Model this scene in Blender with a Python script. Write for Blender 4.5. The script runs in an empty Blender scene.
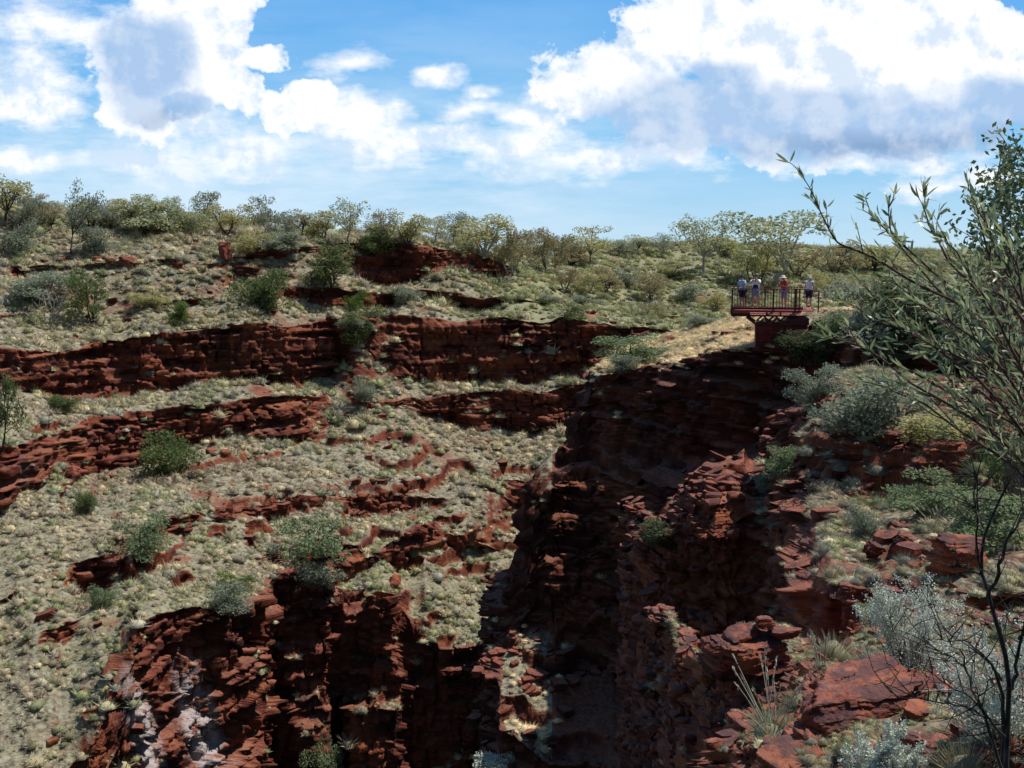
import bpy, bmesh, math, random
import numpy as np
from mathutils import Vector, Matrix

S = bpy.context.scene
C = S.collection
F, CX, CY, HOR = 1005.0, 512.0, 384.0, 252.0
TH = math.atan((CY - HOR) / F)
ct, st = math.cos(TH), math.sin(TH)

def at(px, py, Y):
    """the point at forward distance Y that is seen at image position px, py (arrays or floats)"""
    cx = (np.asarray(px, float) - CX) / F
    cy = (CY - np.asarray(py, float)) / F
    t = Y / (ct + cy * st)
    return np.stack(np.broadcast_arrays(cx * t, Y + 0 * t, (-st + cy * ct) * t), -1)

def project(p):
    p = np.asarray(p, float)
    f = p[..., 1] * ct - p[..., 2] * st
    u = p[..., 1] * st + p[..., 2] * ct
    return CX + F * p[..., 0] / f, CY - F * u / f

# ------------------------------------------------------------------ noise
def hsh(ix, iy, iz, seed=0):
    h = (ix.astype(np.int64) * 374761393 + iy.astype(np.int64) * 668265263 + iz.astype(np.int64) * 2147483647 + seed * 974634541) & 0xFFFFFFFF
    h = ((h ^ (h >> 13)) * 1274126177) & 0xFFFFFFFF
    h = ((h ^ (h >> 16)) * 2246822519) & 0xFFFFFFFF
    h = h ^ (h >> 15)
    return (h & 0xFFFFFF) / float(0x1000000)

def vn(x, y, z=0.0, seed=0):
    x, y, z = np.broadcast_arrays(np.asarray(x, float), np.asarray(y, float), np.asarray(z, float))
    ix, iy, iz = np.floor(x), np.floor(y), np.floor(z)
    fx, fy, fz = x - ix, y - iy, z - iz
    fx, fy, fz = [f * f * f * (f * (f * 6 - 15) + 10) for f in (fx, fy, fz)]
    r = 0
    for dx in (0, 1):
        wx = fx if dx else 1 - fx
        for dy in (0, 1):
            wy = fy if dy else 1 - fy
            for dz in (0, 1):
                wz = fz if dz else 1 - fz
                r = r + wx * wy * wz * hsh(ix + dx, iy + dy, iz + dz, seed)
    return r * 2 - 1

def fbm(x, y, z=0.0, o=4, seed=0):
    a, r, t = 1.0, 0, 0
    for k in range(o):
        r = r + a * vn(np.asarray(x) * 2**k, np.asarray(y) * 2**k, np.asarray(z) * 2**k, seed + k * 17)
        t += a; a *= .55
    return r / t

def sstep(a, b, x):
    t = np.clip((x - a) / (b - a), 0, 1)
    return t * t * (3 - 2 * t)

# ------------------------------------------------------------------ materials
def newmat(name):
    m = bpy.data.materials.new(name); m.use_nodes = True
    nt = m.node_tree
    return m, nt, nt.nodes['Principled BSDF']

def nd(nt, typ, **kw):
    n = nt.nodes.new(typ)
    for k, v in kw.items():
        if k.startswith('i_'):
            key = k[2:]
            n.inputs[int(key) if key.isdigit() else key].default_value = v
        else: setattr(n, k, v)
    return n

def ramp(nt, src, stops):
    r = nt.nodes.new('ShaderNodeValToRGB')
    el = r.color_ramp.elements
    while len(el) < len(stops): el.new(0.5)
    for e, (p, c) in zip(el, stops):
        e.position = p; e.color = (*c, 1) if len(c) == 3 else c
    nt.links.new(src, r.inputs[0]); return r.outputs[0]

def mixc(nt, fac, a, b, mode='MIX'):
    m = nt.nodes.new('ShaderNodeMix'); m.data_type = 'RGBA'; m.blend_type = mode
    for s, i in ((fac, 0), (a, 6), (b, 7)):
        if isinstance(s, (int, float)): m.inputs[i].default_value = s
        elif isinstance(s, tuple): m.inputs[i].default_value = (*s, 1)
        else: nt.links.new(s, m.inputs[i])
    return m.outputs[2]

def mth(nt, op, a, b=None, clamp=False):
    m = nt.nodes.new('ShaderNodeMath'); m.operation = op; m.use_clamp = clamp
    for i, s in enumerate((a, b)):
        if s is None: continue
        if isinstance(s, (int, float)): m.inputs[i].default_value = s
        else: nt.links.new(s, m.inputs[i])
    return m.outputs[0]

def noise(nt, vec, scale, detail=4, rough=.55, mapping=None):
    if mapping:
        mp = nd(nt, 'ShaderNodeMapping'); mp.inputs['Scale'].default_value = mapping
        nt.links.new(vec, mp.inputs[0]); vec = mp.outputs[0]
    n = nd(nt, 'ShaderNodeTexNoise', i_Scale=scale, i_Detail=detail, i_Roughness=rough)
    nt.links.new(vec, n.inputs['Vector']); return n.outputs[0]

def rock_material(name, fine=1.0, ground=True, dark=1.0, soilc=None, ptop=0.0):
    m, nt, b = newmat(name)
    geo = nd(nt, 'ShaderNodeNewGeometry'); pos = geo.outputs['Position']
    sep = nd(nt, 'ShaderNodeSeparateXYZ'); nt.links.new(geo.outputs['Normal'], sep.inputs[0])
    nz = sep.outputs[2]
    big = noise(nt, pos, .22, 5); mid = noise(nt, pos, 1.3 * fine, 5, .65); fin = noise(nt, pos, 6 * fine, 4, .7)
    lay = noise(nt, pos, 1.0, 3, .6, (.12, .12, 2.6 * fine))
    lay2 = noise(nt, pos, 1.0, 2, .6, (.3, .3, 9 * fine))
    v = mth(nt, 'ADD', mth(nt, 'MULTIPLY', mid, .45), mth(nt, 'ADD', mth(nt, 'MULTIPLY', lay, .4), mth(nt, 'MULTIPLY', lay2, .25)))
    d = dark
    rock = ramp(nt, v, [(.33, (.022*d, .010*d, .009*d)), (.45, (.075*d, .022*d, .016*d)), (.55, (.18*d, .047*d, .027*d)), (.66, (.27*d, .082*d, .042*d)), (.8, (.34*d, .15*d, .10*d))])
    rz_ = noise(nt, pos, .35 * fine, 4, .6)
    rock = mixc(nt, ramp(nt, rz_, [(.48, (0, 0, 0)), (.64, (.75, .75, .75))]), rock, mixc(nt, v, (.12 * d, .03 * d, .018 * d), (.42 * d, .14 * d, .055 * d)))
    rock = mixc(nt, ramp(nt, noise(nt, pos, .8 * fine, 6, .75, (1, 1, .4)), [(.58, (0, 0, 0)), (.70, (.5, .5, .5))]), rock, (.24 * d, .17 * d, .15 * d))
    # shade put into the colour: steep faces go purple-black in patches, tops are freshly broken and dusty
    steep_shade = mth(nt, 'MULTIPLY', ramp(nt, big, [(.35, (0, 0, 0)), (.62, (1, 1, 1))]), ramp(nt, nz, [(.25, (1, 1, 1)), (.7, (0, 0, 0))]))
    rock = mixc(nt, mth(nt, 'MULTIPLY', steep_shade, .88), rock, (.022, .010, .010))
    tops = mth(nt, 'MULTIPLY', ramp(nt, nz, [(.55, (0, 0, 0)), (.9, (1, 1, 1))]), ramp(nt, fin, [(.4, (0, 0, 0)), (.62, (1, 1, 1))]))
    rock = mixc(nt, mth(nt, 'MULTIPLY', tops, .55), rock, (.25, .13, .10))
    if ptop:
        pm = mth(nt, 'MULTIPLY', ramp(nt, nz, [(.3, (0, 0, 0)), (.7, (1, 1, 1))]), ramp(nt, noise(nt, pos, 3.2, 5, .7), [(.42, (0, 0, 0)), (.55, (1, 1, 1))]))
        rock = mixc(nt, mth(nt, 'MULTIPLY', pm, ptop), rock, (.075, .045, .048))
    if ground:
        at_ = nd(nt, 'ShaderNodeAttribute', attribute_name='mask'); sm = nd(nt, 'ShaderNodeSeparateColor')
        nt.links.new(at_.outputs['Color'], sm.inputs[0])
        g1 = noise(nt, pos, 1.1 * fine, 5, .65); g2 = noise(nt, pos, 4.5 * fine, 3, .7)
        soil = ramp(nt, g1, soilc or [(.34, (0.320, 0.177, 0.130)), (.42, (0.320, 0.255, 0.179)), (.54, (0.308, 0.280, 0.191)), (.66, (0.410, 0.364, 0.246))])
        # small hummocks of dead grass with the shade between them painted dark
        vo = nd(nt, 'ShaderNodeTexVoronoi', feature='F1', i_Scale=2.1 * fine, i_Randomness=1.0)
        wv = nd(nt, 'ShaderNodeVectorMath', operation='ADD'); nz3 = nd(nt, 'ShaderNodeTexNoise', i_Scale=3.0 * fine, i_Detail=2.0)
        nt.links.new(pos, nz3.inputs['Vector'])
        ns3 = nd(nt, 'ShaderNodeVectorMath', operation='SCALE'); nt.links.new(nz3.outputs['Color'], ns3.inputs[0]); ns3.inputs['Scale'].default_value = .45 / fine
        nt.links.new(pos, wv.inputs[0]); nt.links.new(ns3.outputs[0], wv.inputs[1]); nt.links.new(wv.outputs[0], vo.inputs['Vector'])
        vs = nd(nt, 'ShaderNodeSeparateColor'); nt.links.new(vo.outputs['Color'], vs.inputs[0])
        humc = ramp(nt, vs.outputs[0], [(0, (0.257, 0.243, 0.153)), (.3, (0.399, 0.357, 0.235)), (.55, (0.303, 0.293, 0.215)), (.8, (0.502, 0.446, 0.301)), (1, (0.282, 0.301, 0.172))])
        humm = ramp(nt, vo.outputs['Distance'], [(.18, (1, 1, 1)), (.62, (0, 0, 0))])
        soil = mixc(nt, mth(nt, 'MULTIPLY', humm, .68), mixc(nt, ramp(nt, g2, [(.40, (0, 0, 0)), (.62, (.9, .9, .9))]), soil, (.055, .044, .028)), humc)
        lush = mixc(nt, sm.outputs[2], soil, mixc(nt, g2, (.20, .20, .105), (.33, .31, .18)))
        gm = mth(nt, 'MULTIPLY', ramp(nt, mth(nt, 'ADD', nz, mth(nt, 'MULTIPLY', mth(nt, 'SUBTRACT', mid, .5), .35)), [(.62, (0, 0, 0)), (.78, (1, 1, 1))]), sm.outputs[0], True)
        col = mixc(nt, gm, rock, lush)
        wn = noise(nt, pos, 1.2, 6, .75, (1, 1, .35))
        wm = mth(nt, 'MULTIPLY', sm.outputs[1], ramp(nt, wn, [(.42, (0, 0, 0)), (.52, (1, 1, 1))]), True)
        col = mixc(nt, wm, col, (.42, .36, .34))
    else:
        col = rock
    nt.links.new(col, b.inputs['Base Color'])
    b.inputs['Roughness'].default_value = .9
    b.inputs['Specular IOR Level'].default_value = .12
    bp = nd(nt, 'ShaderNodeBump', i_Strength=.9, i_Distance=.14 / fine)
    nt.links.new(mth(nt, 'ADD', mid, mth(nt, 'ADD', mth(nt, 'MULTIPLY', fin, .5), mth(nt, 'MULTIPLY', lay2, .6))), bp.inputs['Height'])
    nt.links.new(bp.outputs[0], b.inputs['Normal'])
    return m

# ------------------------------------------------------------------ mesh helpers
def mesh_np(name, V, F_, mat=None, smooth=False, nside=None, colors=None, colname='mask'):
    """V (n,3), F_ (m,k) same-size faces"""
    me = bpy.data.meshes.new(name)
    V = np.ascontiguousarray(V, np.float32); F_ = np.ascontiguousarray(F_, np.int32)
    k = F_.shape[1]
    me.vertices.add(len(V)); me.vertices.foreach_set('co', V.ravel())
    me.loops.add(F_.size); me.loops.foreach_set('vertex_index', F_.ravel())
    me.polygons.add(len(F_)); me.polygons.foreach_set('loop_start', np.arange(0, F_.size, k, dtype=np.int32))
    me.update(calc_edges=True)
    if smooth: me.polygons.foreach_set('use_smooth', np.ones(len(F_), bool))
    if colors is not None:
        a = me.color_attributes.new(colname, 'FLOAT_COLOR', 'POINT')
        cc = np.ones((len(V), 4), np.float32); cc[:, :3] = colors
        a.data.foreach_set('color', cc.ravel())
    if mat: me.materials.append(mat)
    return me

def link(name, me, parent=None, loc=None):
    o = bpy.data.objects.new(name, me); C.objects.link(o)
    if parent: o.parent = parent
    if loc is not None: o.location = loc
    return o

def tag(o, label, cat, group=None, kind=None):
    if label: o['label'] = label
    if cat: o['category'] = cat
    if group: o['group'] = group
    if kind: o['kind'] = kind
    return o

def empty(name, loc, label, cat, group=None, rz=0, sc=1):
    o = bpy.data.objects.new(name, None); C.objects.link(o)
    o.empty_display_size = .1
    o.location = loc; o.rotation_euler = (0, 0, rz); o.scale = sc if hasattr(sc, '__len__') else (sc,) * 3
    return tag(o, label, cat, group)

# ------------------------------------------------------------------ terrain sheets
rs = np.random.RandomState(5)
LAYB = np.cumsum(rs.choice([.22, .3, .45, .7, 1.0], 700)) - 120.0
LAYO = rs.uniform(-1, 1, 701)

def rock_disp(P, sc, seed):
    """signed outward displacement of cliff rock at points P: buttresses, joints and strata"""
    x, y, z = P[..., 0], P[..., 1], P[..., 2]
    zw = z + .22 * sc * vn(x / (22 * sc), y / (22 * sc), 0, seed + 3)
    lid = np.searchsorted(LAYB * sc, zw)
    lo = LAYO[np.clip(lid, 0, 700)]
    but = 1.7 * fbm(x / (13 * sc), y / (13 * sc), z / (90 * sc), 2, seed)
    u1 = x / (5.5 * sc) + .5 * vn(x / (6 * sc), y / (6 * sc), z / (40 * sc), seed + 6)
    but = but + 1.9 * (hsh(np.floor(u1), np.floor(y / (7 * sc)), np.floor(zw / (4.6 * sc)), seed + 12) - .5)
    warp = .1 * sc * vn(x / (1.2 * sc), y / (1.2 * sc), z / (1.5 * sc), seed + 8)
    bl = hsh(np.floor((x + warp) / (1.5 * sc)), np.floor((y + warp) / (1.5 * sc)), np.floor(lid / 2), seed + 1) - .5
    bl2 = hsh(np.floor((x - warp) / (.7 * sc)), np.floor((y + warp) / (.7 * sc)), lid, seed + 2) - .5
    led = lo * (.5 + .6 * vn(x / (5 * sc), y / (5 * sc), lid * .37, seed + 9))
    # sparse deep hollows under stronger beds
    hol = -1.4 * sstep(.3, .42, vn(x / (5.5 * sc), y / (5.5 * sc), z / (1.5 * sc), seed + 14))
    # open vertical joints that stop at bed boundaries
    big = np.floor(zw / (2.4 * sc))
    ju = (x * .83 + y * .55 + warp) / (2.1 * sc) + hsh(big, big * 0, big * 0, seed + 15)
    jf = ju - np.floor(ju)
    joint = -.9 * ((jf < .09) & (hsh(np.floor(ju), big, big * 0, seed + 16) > .35))
    fine = fbm(x / (1.0 * sc), y / (1.0 * sc), z / (.28 * sc), 3, seed + 4)
    return sc * (but + .95 * bl + .5 * bl2 + .8 * led + hol + joint + .09 * fine)

class Sheet: pass
SHEETS = []

def gnorm(P):
    du = np.gradient(P, axis=1); dv = np.gradient(P, axis=0)
    n = np.cross(dv, du); n /= np.linalg.norm(n, axis=-1, keepdims=True) + 1e-9
    # orient towards the viewer / up
    s = np.sign((n * np.array([0, -1.0, .6])).sum(-1, keepdims=True)); s[s == 0] = 1
    return n * s

def sheet(name, px, lines, sc, mat, seed, vstep=1.5, caps=(12, 12), slope_amp=.22, terr=1.0, maxrow=170, capdir=0.0, rsc=.66, brk=None):
    n = len(px); Ls = []
    for k, (pts, jag, hid) in enumerate(lines):
        pts = np.array(pts, float)
        py = np.interp(px, pts[:, 0], pts[:, 1]); d = np.interp(px, pts[:, 0], pts[:, 2])
        if jag:
            py = py + jag * 1.25 * fbm(px / 45.0, 3.7 * k + seed, 0, 5, seed)
            d = d * (1 + .016 * fbm(px / 48.0, 5.3 * (k // 2) + seed, 0, 2, seed + 2))
        if k and not hid and not lines[k - 1][2]: py = np.maximum(py, Ls[-1][0] + .4)
        if brk and k in brk:      # cliff band that thins out and breaks up along its length
            c_ = np.clip(.95 + .9 * fbm(px / 60.0, 9.1 * k, 0, 2, seed + 5), .4, 1.25)
            py = Ls[-1][0] + (py - Ls[-1][0]) * c_ + .4
        Ls.append((py, d))
    P3 = [at(py_px, py, d) for py_px, (py, d) in ((px, l) for l in Ls)]
    # end caps: the surface turns away from the viewer
    if caps:
        ext = []
        for L in P3:
            a = L[0] + np.array([[capdir * t, t, -.15 * t] for t in np.linspace(caps[0], caps[0] / 26, 26)])
            b = L[-1] + np.array([[0, t, 0] for t in np.linspace(caps[1] / 8, caps[1], 8)])
            ext.append(np.concatenate([a, L, b]))
        P3 = ext
    rows = [P3[0][None]]
    for k in range(len(P3) - 1):
        gap = np.abs(Ls[k + 1][0] - Ls[k][0]).max()
        g3 = np.median(np.linalg.norm(P3[k + 1] - P3[k], axis=1) / np.maximum(P3[k][:, 1], 2)) * F
        gap = max(gap, g3 * .55)
        if lines[k][2]: gap = 30
        nr = int(np.clip(gap / vstep, 2, maxrow))
        t = (np.arange(1, nr + 1) / nr)[:, None, None]
        rows.append(P3[k][None] * (1 - t) + P3[k + 1][None] * t)
    P = np.concatenate(rows, 0)
    nb = gnorm(P)
    def blur(a):
        for _ in range(2):
            a[1:-1] = (a[:-2] + 2 * a[1:-1] + a[2:]) / 4
            a[:, 1:-1] = (a[:, :-2] + 2 * a[:, 1:-1] + a[:, 2:]) / 4
        return a
    cl = blur(1 - sstep(.25, .66, np.abs(nb[..., 2])))
    dist = P[..., 1]
    hz = nb * np.array([1, 1, 0]); hz = hz / (np.linalg.norm(hz, axis=-1, keepdims=True) + 1e-6)
    hz = blur(hz.copy())
    fade = np.clip(1.4 - dist / 300, 0, 1)
    P = P + hz * (cl * rock_disp(P, sc * rsc, seed) * fade)[..., None]
    x, y, z = P[..., 0], P[..., 1], P[..., 2]
    # benches: hummocks and small broken steps
    up = (1 - cl) * fade
    hum = slope_amp * fbm(x / (2.2 * sc), y / (2.2 * sc), 0, 3, seed + 20) + .9 * sc * fbm(x / (14 * sc), y / (14 * sc), 0, 2, seed + 21) * .6
    h = 1.25 * sc
    m = sstep(-.03, .26, fbm(x / (9 * sc), y / (9 * sc), 0, 3, seed + 22)) * (terr(*project(P)) if callable(terr) else terr)
    zz = z + .7 * sc * fbm(x / (2.6 * sc), y / (2.6 * sc), 0, 3, seed + 23)
    fr = zz / h - np.floor(zz / h)
    step = h * (np.floor(zz / h) + sstep(.72, 1.0, fr)) + (z - zz)
    rough = m * .10 * sc * fbm(x / (.7 * sc), y / (.7 * sc), 0, 2, seed + 24)
    P[..., 2] = z + up * (hum + m * (step - z) + rough)
    # the small steps get their own broken rock face
    n2 = gnorm(P); c2 = blur((1 - sstep(.3, .75, np.abs(n2[..., 2]))) * (1 - cl))
    h2 = n2 * np.array([1, 1, 0]); h2 = blur(h2 / (np.linalg.norm(h2, axis=-1, keepdims=True) + 1e-6))
    P = P + h2 * (c2 * .5 * rock_disp(P, sc * rsc * .8, seed + 50) * fade)[..., None]
    cl = np.maximum(cl, c2 * .8)
    nf = gnorm(P)
    # masks: r = soil and grass may lie here, g = pale stain, b = lush green
    veg = np.maximum(np.clip(1 - 1.6 * cl, 0, 1), .07 * sstep(.7, .92, nf[..., 2])) * sstep(-.75, -.3, fbm(x / 5, y / 5, 0, 3, seed + 31))
    lush = sstep(.0, .5, fbm(x / 16, y / 16, 0, 3, seed + 30))
    R, K = P.shape[:2]
    idx = np.arange(R * K).reshape(R, K)
    Fq = np.stack([idx[:-1, :-1], idx[1:, :-1], idx[1:, 1:], idx[:-1, 1:]], -1).reshape(-1, 4)
    s = Sheet(); s.P, s.N, s.veg, s.cl, s.lush, s.name = P, nf, veg, cl, lush, name
    s.px, s.py = project(P)
    s.F = Fq; s.mat = mat; s.white = np.zeros((R, K)); s.ncap = 26 if caps else 0
    SHEETS.append(s)
    return s

def build_sheet(s):
    col = np.stack([s.veg, s.white, s.lush], -1).reshape(-1, 3)
    me = mesh_np(s.name, s.P.reshape(-1, 3), s.F, s.mat, False, colors=col)
    o = link(s.name, me); o['kind'] = 'structure'; s.obj = o
    return o

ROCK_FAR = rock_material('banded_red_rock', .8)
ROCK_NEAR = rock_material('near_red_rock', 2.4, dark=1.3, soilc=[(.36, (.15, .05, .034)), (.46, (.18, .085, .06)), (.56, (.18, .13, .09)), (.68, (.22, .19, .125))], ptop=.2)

pxA = np.arange(-150, 1190, 1.6)
A_lines = [
 ([[-150,253,4000],[1190,253,4000]], 0, True),
 ([[-150,206,200],[0,212,190],[100,222,190],[200,232,185],[300,243,185],[400,247,195],[500,262,210],[600,250,260],[700,249,290],[800,252,330],[1190,258,360]], 0, True),
 # plateau skyline
 ([[-150,196,132],[0,206,128],[60,214,126],[110,222,126],[200,227,125],[300,237,130],[400,242,142],[440,246,146],[500,258,150],[540,266,165],[570,256,185],[600,246,205],[650,243,215],[700,244,220],[800,247,240],[870,250,260],[1190,256,280]], 2, False),
 # small upper cliff band
 ([[-150,258,108],[0,264,108],[60,268,110],[150,262,112],[220,256,114],[250,252,116],[320,244,122],[345,243,124],[400,244,128],[430,248,130],[470,254,132],[505,265,136],[540,285,140],[600,300,148],[640,306,150],[700,308,152],[800,308,152],[1190,310,150]], 2.5, False),
 ([[-150,262,107.7],[0,274,107.6],[40,274,109.7],[60,271,110],[150,263,112],[220,257,114],[250,255,115.8],[320,256,121],[345,270,122],[370,288,122.5],[400,284,124],[415,276,126.5],[440,268,129],[470,270,131],[500,276,135.3],[515,273,136],[540,286,139.7],[600,301,147.7],[1190,311,149]], 3, False),
 # broken step between the rim and the main cliff
 ([[-150,302,96],[0,312,97],[100,306,104],[200,298,108],[260,290,112],[300,286,115],[335,288,117],[375,298,119],[400,293,120.5],[430,292,122],[480,300,123],[510,298,124],[540,302,126],[600,312,130],[640,316,131],[700,320,133],[1190,328,132]], 3, False),
 ([[-150,303,96],[0,317,96.8],[60,312,101],[100,307,104],[200,299,108],[260,294,111.8],[300,298,114.5],[335,302,116.5],[375,312,118.5],[400,306,120],[430,304,121.6],[480,309,122.7],[510,300,124],[540,303,126],[600,313,130],[640,317,131],[700,321,133],[1190,329,132]], 4, False),
 # main upper cliff
 ([[-150,352,82],[0,352,86],[40,352,90],[80,348,95],[100,340,97],[200,332,101],[260,327,104],[300,322,108],[340,316,112],[380,318,114],[450,318,115],[520,319,115],[560,318,115],[600,323,115],[650,326,116],[700,335,116],[1190,345,112]], 5, False),
 ([[-150,395,80],[0,390,85],[40,392,88],[80,402,92],[100,398,94.5],[150,390,98],[250,386,102],[300,390,106],[335,372,110],[352,342,112],[372,360,112.5],[390,381,112],[450,386,112.5],[520,382,113],[600,376,113],[650,372,114],[700,380,114],[1190,390,110]], 6, False),
 # second cliff
 ([[-150,448,68],[0,446,72],[50,440,78],[85,420,86],[150,416,91],[200,411,94],[250,402,97],[300,396,101],[330,402,105],[352,400,107],[400,402,108],[480,392,110],[540,389,110],[620,380,110],[700,385,110],[1190,395,108]], 5, False),
 ([[-150,520,67],[0,508,71.3],[20,490,73.5],[60,480,76],[95,472,85],[150,468,90],[200,452,93],[260,442,96],[320,442,100],[342,425,104],[355,408,106.5],[400,412,107.5],[440,416,108.5],[480,436,109],[540,428,109],[620,430,109],[700,430,109],[1190,440,107]], 6, False),
 # third, broken band
 ([[-150,610,58],[0,600,62],[60,570,65],[100,556,67],[160,520,73],[240,505,79],[300,494,84],[350,496,88],[400,490,91],[450,483,94],[530,478,97],[600,476,98],[700,480,98],[1190,490,95]], 7, False),
 ([[-150,615,57.7],[0,606,61.7],[60,584,64.6],[100,590,66.2],[130,545,69],[160,536,72.5],[240,518,78.5],[300,503,83.7],[350,508,87.7],[400,509,90.4],[450,513,93.2],[530,521,96],[600,523,97],[700,526,97],[1190,535,94]], 7, False),
 # fourth, broken band
 ([[-150,680,54],[0,662,57],[60,635,59],[100,612,61.5],[160,575,66.5],[240,555,72],[300,545,76],[340,538,79],[380,548,82],[420,520,86],[450,535,89],[520,545,91],[600,560,90],[1190,570,88]], 7, False),
 ([[-150,690,53.7],[0,676,56.5],[60,650,58.6],[100,622,61.1],[160,588,66],[240,570,71.6],[300,556,75.6],[340,570,78.4],[400,560,83.2],[425,542,85],[450,541,88.8],[520,552,90.5],[600,566,89.5],[1190,576,87.5]], 7, False),
 # great lower cliff
 ([[-150,820,47],[0,800,49.5],[60,785,51],[95,745,52.5],[118,680,55],[135,628,57.5],[180,612,61],[230,603,65],[262,592,68],[275,572,72],[300,562,74],[330,582,73],[345,602,74],[362,600,74],[372,590,73],[392,588,74],[408,612,77],[420,640,75.5],[500,645,75],[520,660,71],[545,690,68],[575,720,66],[620,720,68],[1190,730,66]], 6, False),
 ([[-150,870,45.5],[0,850,49.2],[60,840,50.7],[95,800,51.8],[135,690,54.5],[180,690,59],[230,700,63.2],[262,700,66.9],[275,690,72],[300,690,71],[330,690,70.8],[340,690,74.5],[350,688,72.6],[372,684,72.4],[400,690,73],[410,700,75],[500,690,74.4],[520,700,69],[620,760,63],[1190,760,63]], 7, False),
 ([[-150,875,45.4],[0,855,49.1],[60,845,50.6],[95,806,51.7],[135,696,54.2],[180,696,58.8],[230,706,63],[262,706,66.7],[275,696,72],[300,696,70.7],[330,696,70.5],[340,696,74.5],[350,706,70],[372,704,69.6],[400,708,70.5],[410,708,74.8],[500,696,74.3],[520,706,68.7],[620,766,62.7],[1190,766,62.7]], 6, False),
 ([[-150,1000,43],[0,960,48.5],[60,950,50],[100,950,50],[130,940,50.5],[180,930,54],[230,930,60.5],[262,930,65],[270,930,72],[294,930,73.5],[300,930,64.5],[328,930,67.5],[334,930,75],[344,930,75],[350,930,68],[400,930,68.6],[410,930,73],[500,930,72],[530,930,60],[575,930,58],[620,930,58],[1190,930,58]], 0, False),
]
sA = sheet('terrain', pxA, A_lines, 1.0, ROCK_FAR, 11, caps=None, terr=lambda X_, Y_: (.22 + .78 * sstep(385, 430, Y_)) * (1 - .92 * sstep(470, 500, Y_) * (1 - sstep(90, 125, X_))), brk=(4, 6, 12, 14))

pxB = np.arange(500, 1190, 1.6)
B1_lines = [
 ([[500,650,74],[540,520,76],[592,420,84],[640,400,90],[700,372,90],[752,350,92],[800,315,95],[1190,318,95]], 0, True),
 ([[500,606,60],[515,570,60],[528,505,61],[540,466,62],[560,443,63],[575,428,64],[584,400,66],[592,366,69],[610,356,71],[640,342,73],[680,330,73],[720,320,71],[752,314,68],[800,308,64],[840,306,60],[900,308,58],[1190,318,55]], 1.5, False),
 ([[500,610,58],[515,574,58],[528,510,59],[540,470,60],[560,447,61],[575,432,62],[584,405,63],[592,373,64],[610,372,62.5],[640,364,60],[680,358,56.5],[700,353,54.5],[730,347,51.5],[752,345,50],[775,345,49],[797,343,48],[806,330,49],[816,321,49.3],[830,326,48.5],[850,340,45],[900,360,41.5],[1190,380,38]], 2.5, False),
 ([[500,618,57.7],[515,590,57.5],[528,530,58],[540,490,59],[560,462,60],[575,450,60.5],[592,445,61.5],[640,446,57.5],[700,452,52.5],[752,455,48.5],[800,450,46],[850,440,43],[1190,440,40]], 5, False),
 ([[500,640,56.5],[515,610,56.5],[528,560,57],[540,505,58],[560,480,58.5],[592,470,59],[640,480,54.5],[700,490,50],[752,490,46.5],[800,485,44],[850,470,41.5],[1190,470,38]], 6, False),
 ([[500,660,54],[515,640,55],[530,628,55.5],[560,628,55.5],[600,648,54],[650,695,50],[700,745,46],[800,800,42],[1190,800,38]], 8, False),
 ([[500,716,48.5],[520,742,47.5],[550,764,46.5],[585,760,46.5],[620,775,46],[700,835,43],[800,880,41],[1190,880,36]], 6, False),
 ([[500,1000,46.5],[550,1000,44.5],[620,1000,44],[700,1000,41],[800,1000,39],[1190,1000,35]], 0, False),
]
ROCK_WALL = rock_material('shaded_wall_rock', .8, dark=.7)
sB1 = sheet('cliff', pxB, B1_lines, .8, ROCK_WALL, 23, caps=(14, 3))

pxC = np.arange(655, 1190, 1.5)
B2_lines = [
 ([[655,600,46],[690,530,46],[745,500,47],[780,480,45],[800,420,44],[830,372,43],[1190,384,40]], 0, True),
 ([[655,520,38],[675,490,38],[690,474,36.5],[705,460,37],[720,452,37.5],[745,447,38],[752,462,38],[765,458,38],[780,440,37],[790,425,36],[800,400,35],[830,378,35],[870,370,36],[920,374,36],[980,385,34],[1190,380,30]], 3, False),
 ([[655,524,36.5],[675,500,36],[690,498,34.5],[715,505,33.5],[745,500,34],[752,500,34],[765,500,34],[780,490,33],[790,470,31.5],[800,440,31],[830,425,30],[870,430,29],[920,436,28],[1000,440,26],[1190,440,23]], 4, False),
 ([[655,540,36],[690,512,34],[715,530,33],[745,520,33.5],[765,515,33],[790,490,31],[800,480,29.5],[830,485,28],[870,500,27],[900,500,26.5],[960,480,25],[1000,475,24],[1190,480,21]], 6, False),
 ([[655,548,35.5],[690,520,33.7],[715,540,32.7],[745,528,33.2],[765,530,32.5],[790,520,30],[800,520,28],[812,585,21],[830,590,19.5],[850,592,19],[870,590,18.5],[900,600,17.5],[960,600,16.5],[1190,590,14]], 5, False),
 ([[655,950,33],[690,950,32],[745,950,31],[800,950,26],[812,850,20.3],[850,830,18.4],[900,800,16.8],[1190,780,13.5]], 0, False),
]
sB2 = sheet('cliff', pxC, B2_lines, .45, ROCK_NEAR, 37, caps=(9, 3), slope_amp=.12)

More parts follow.
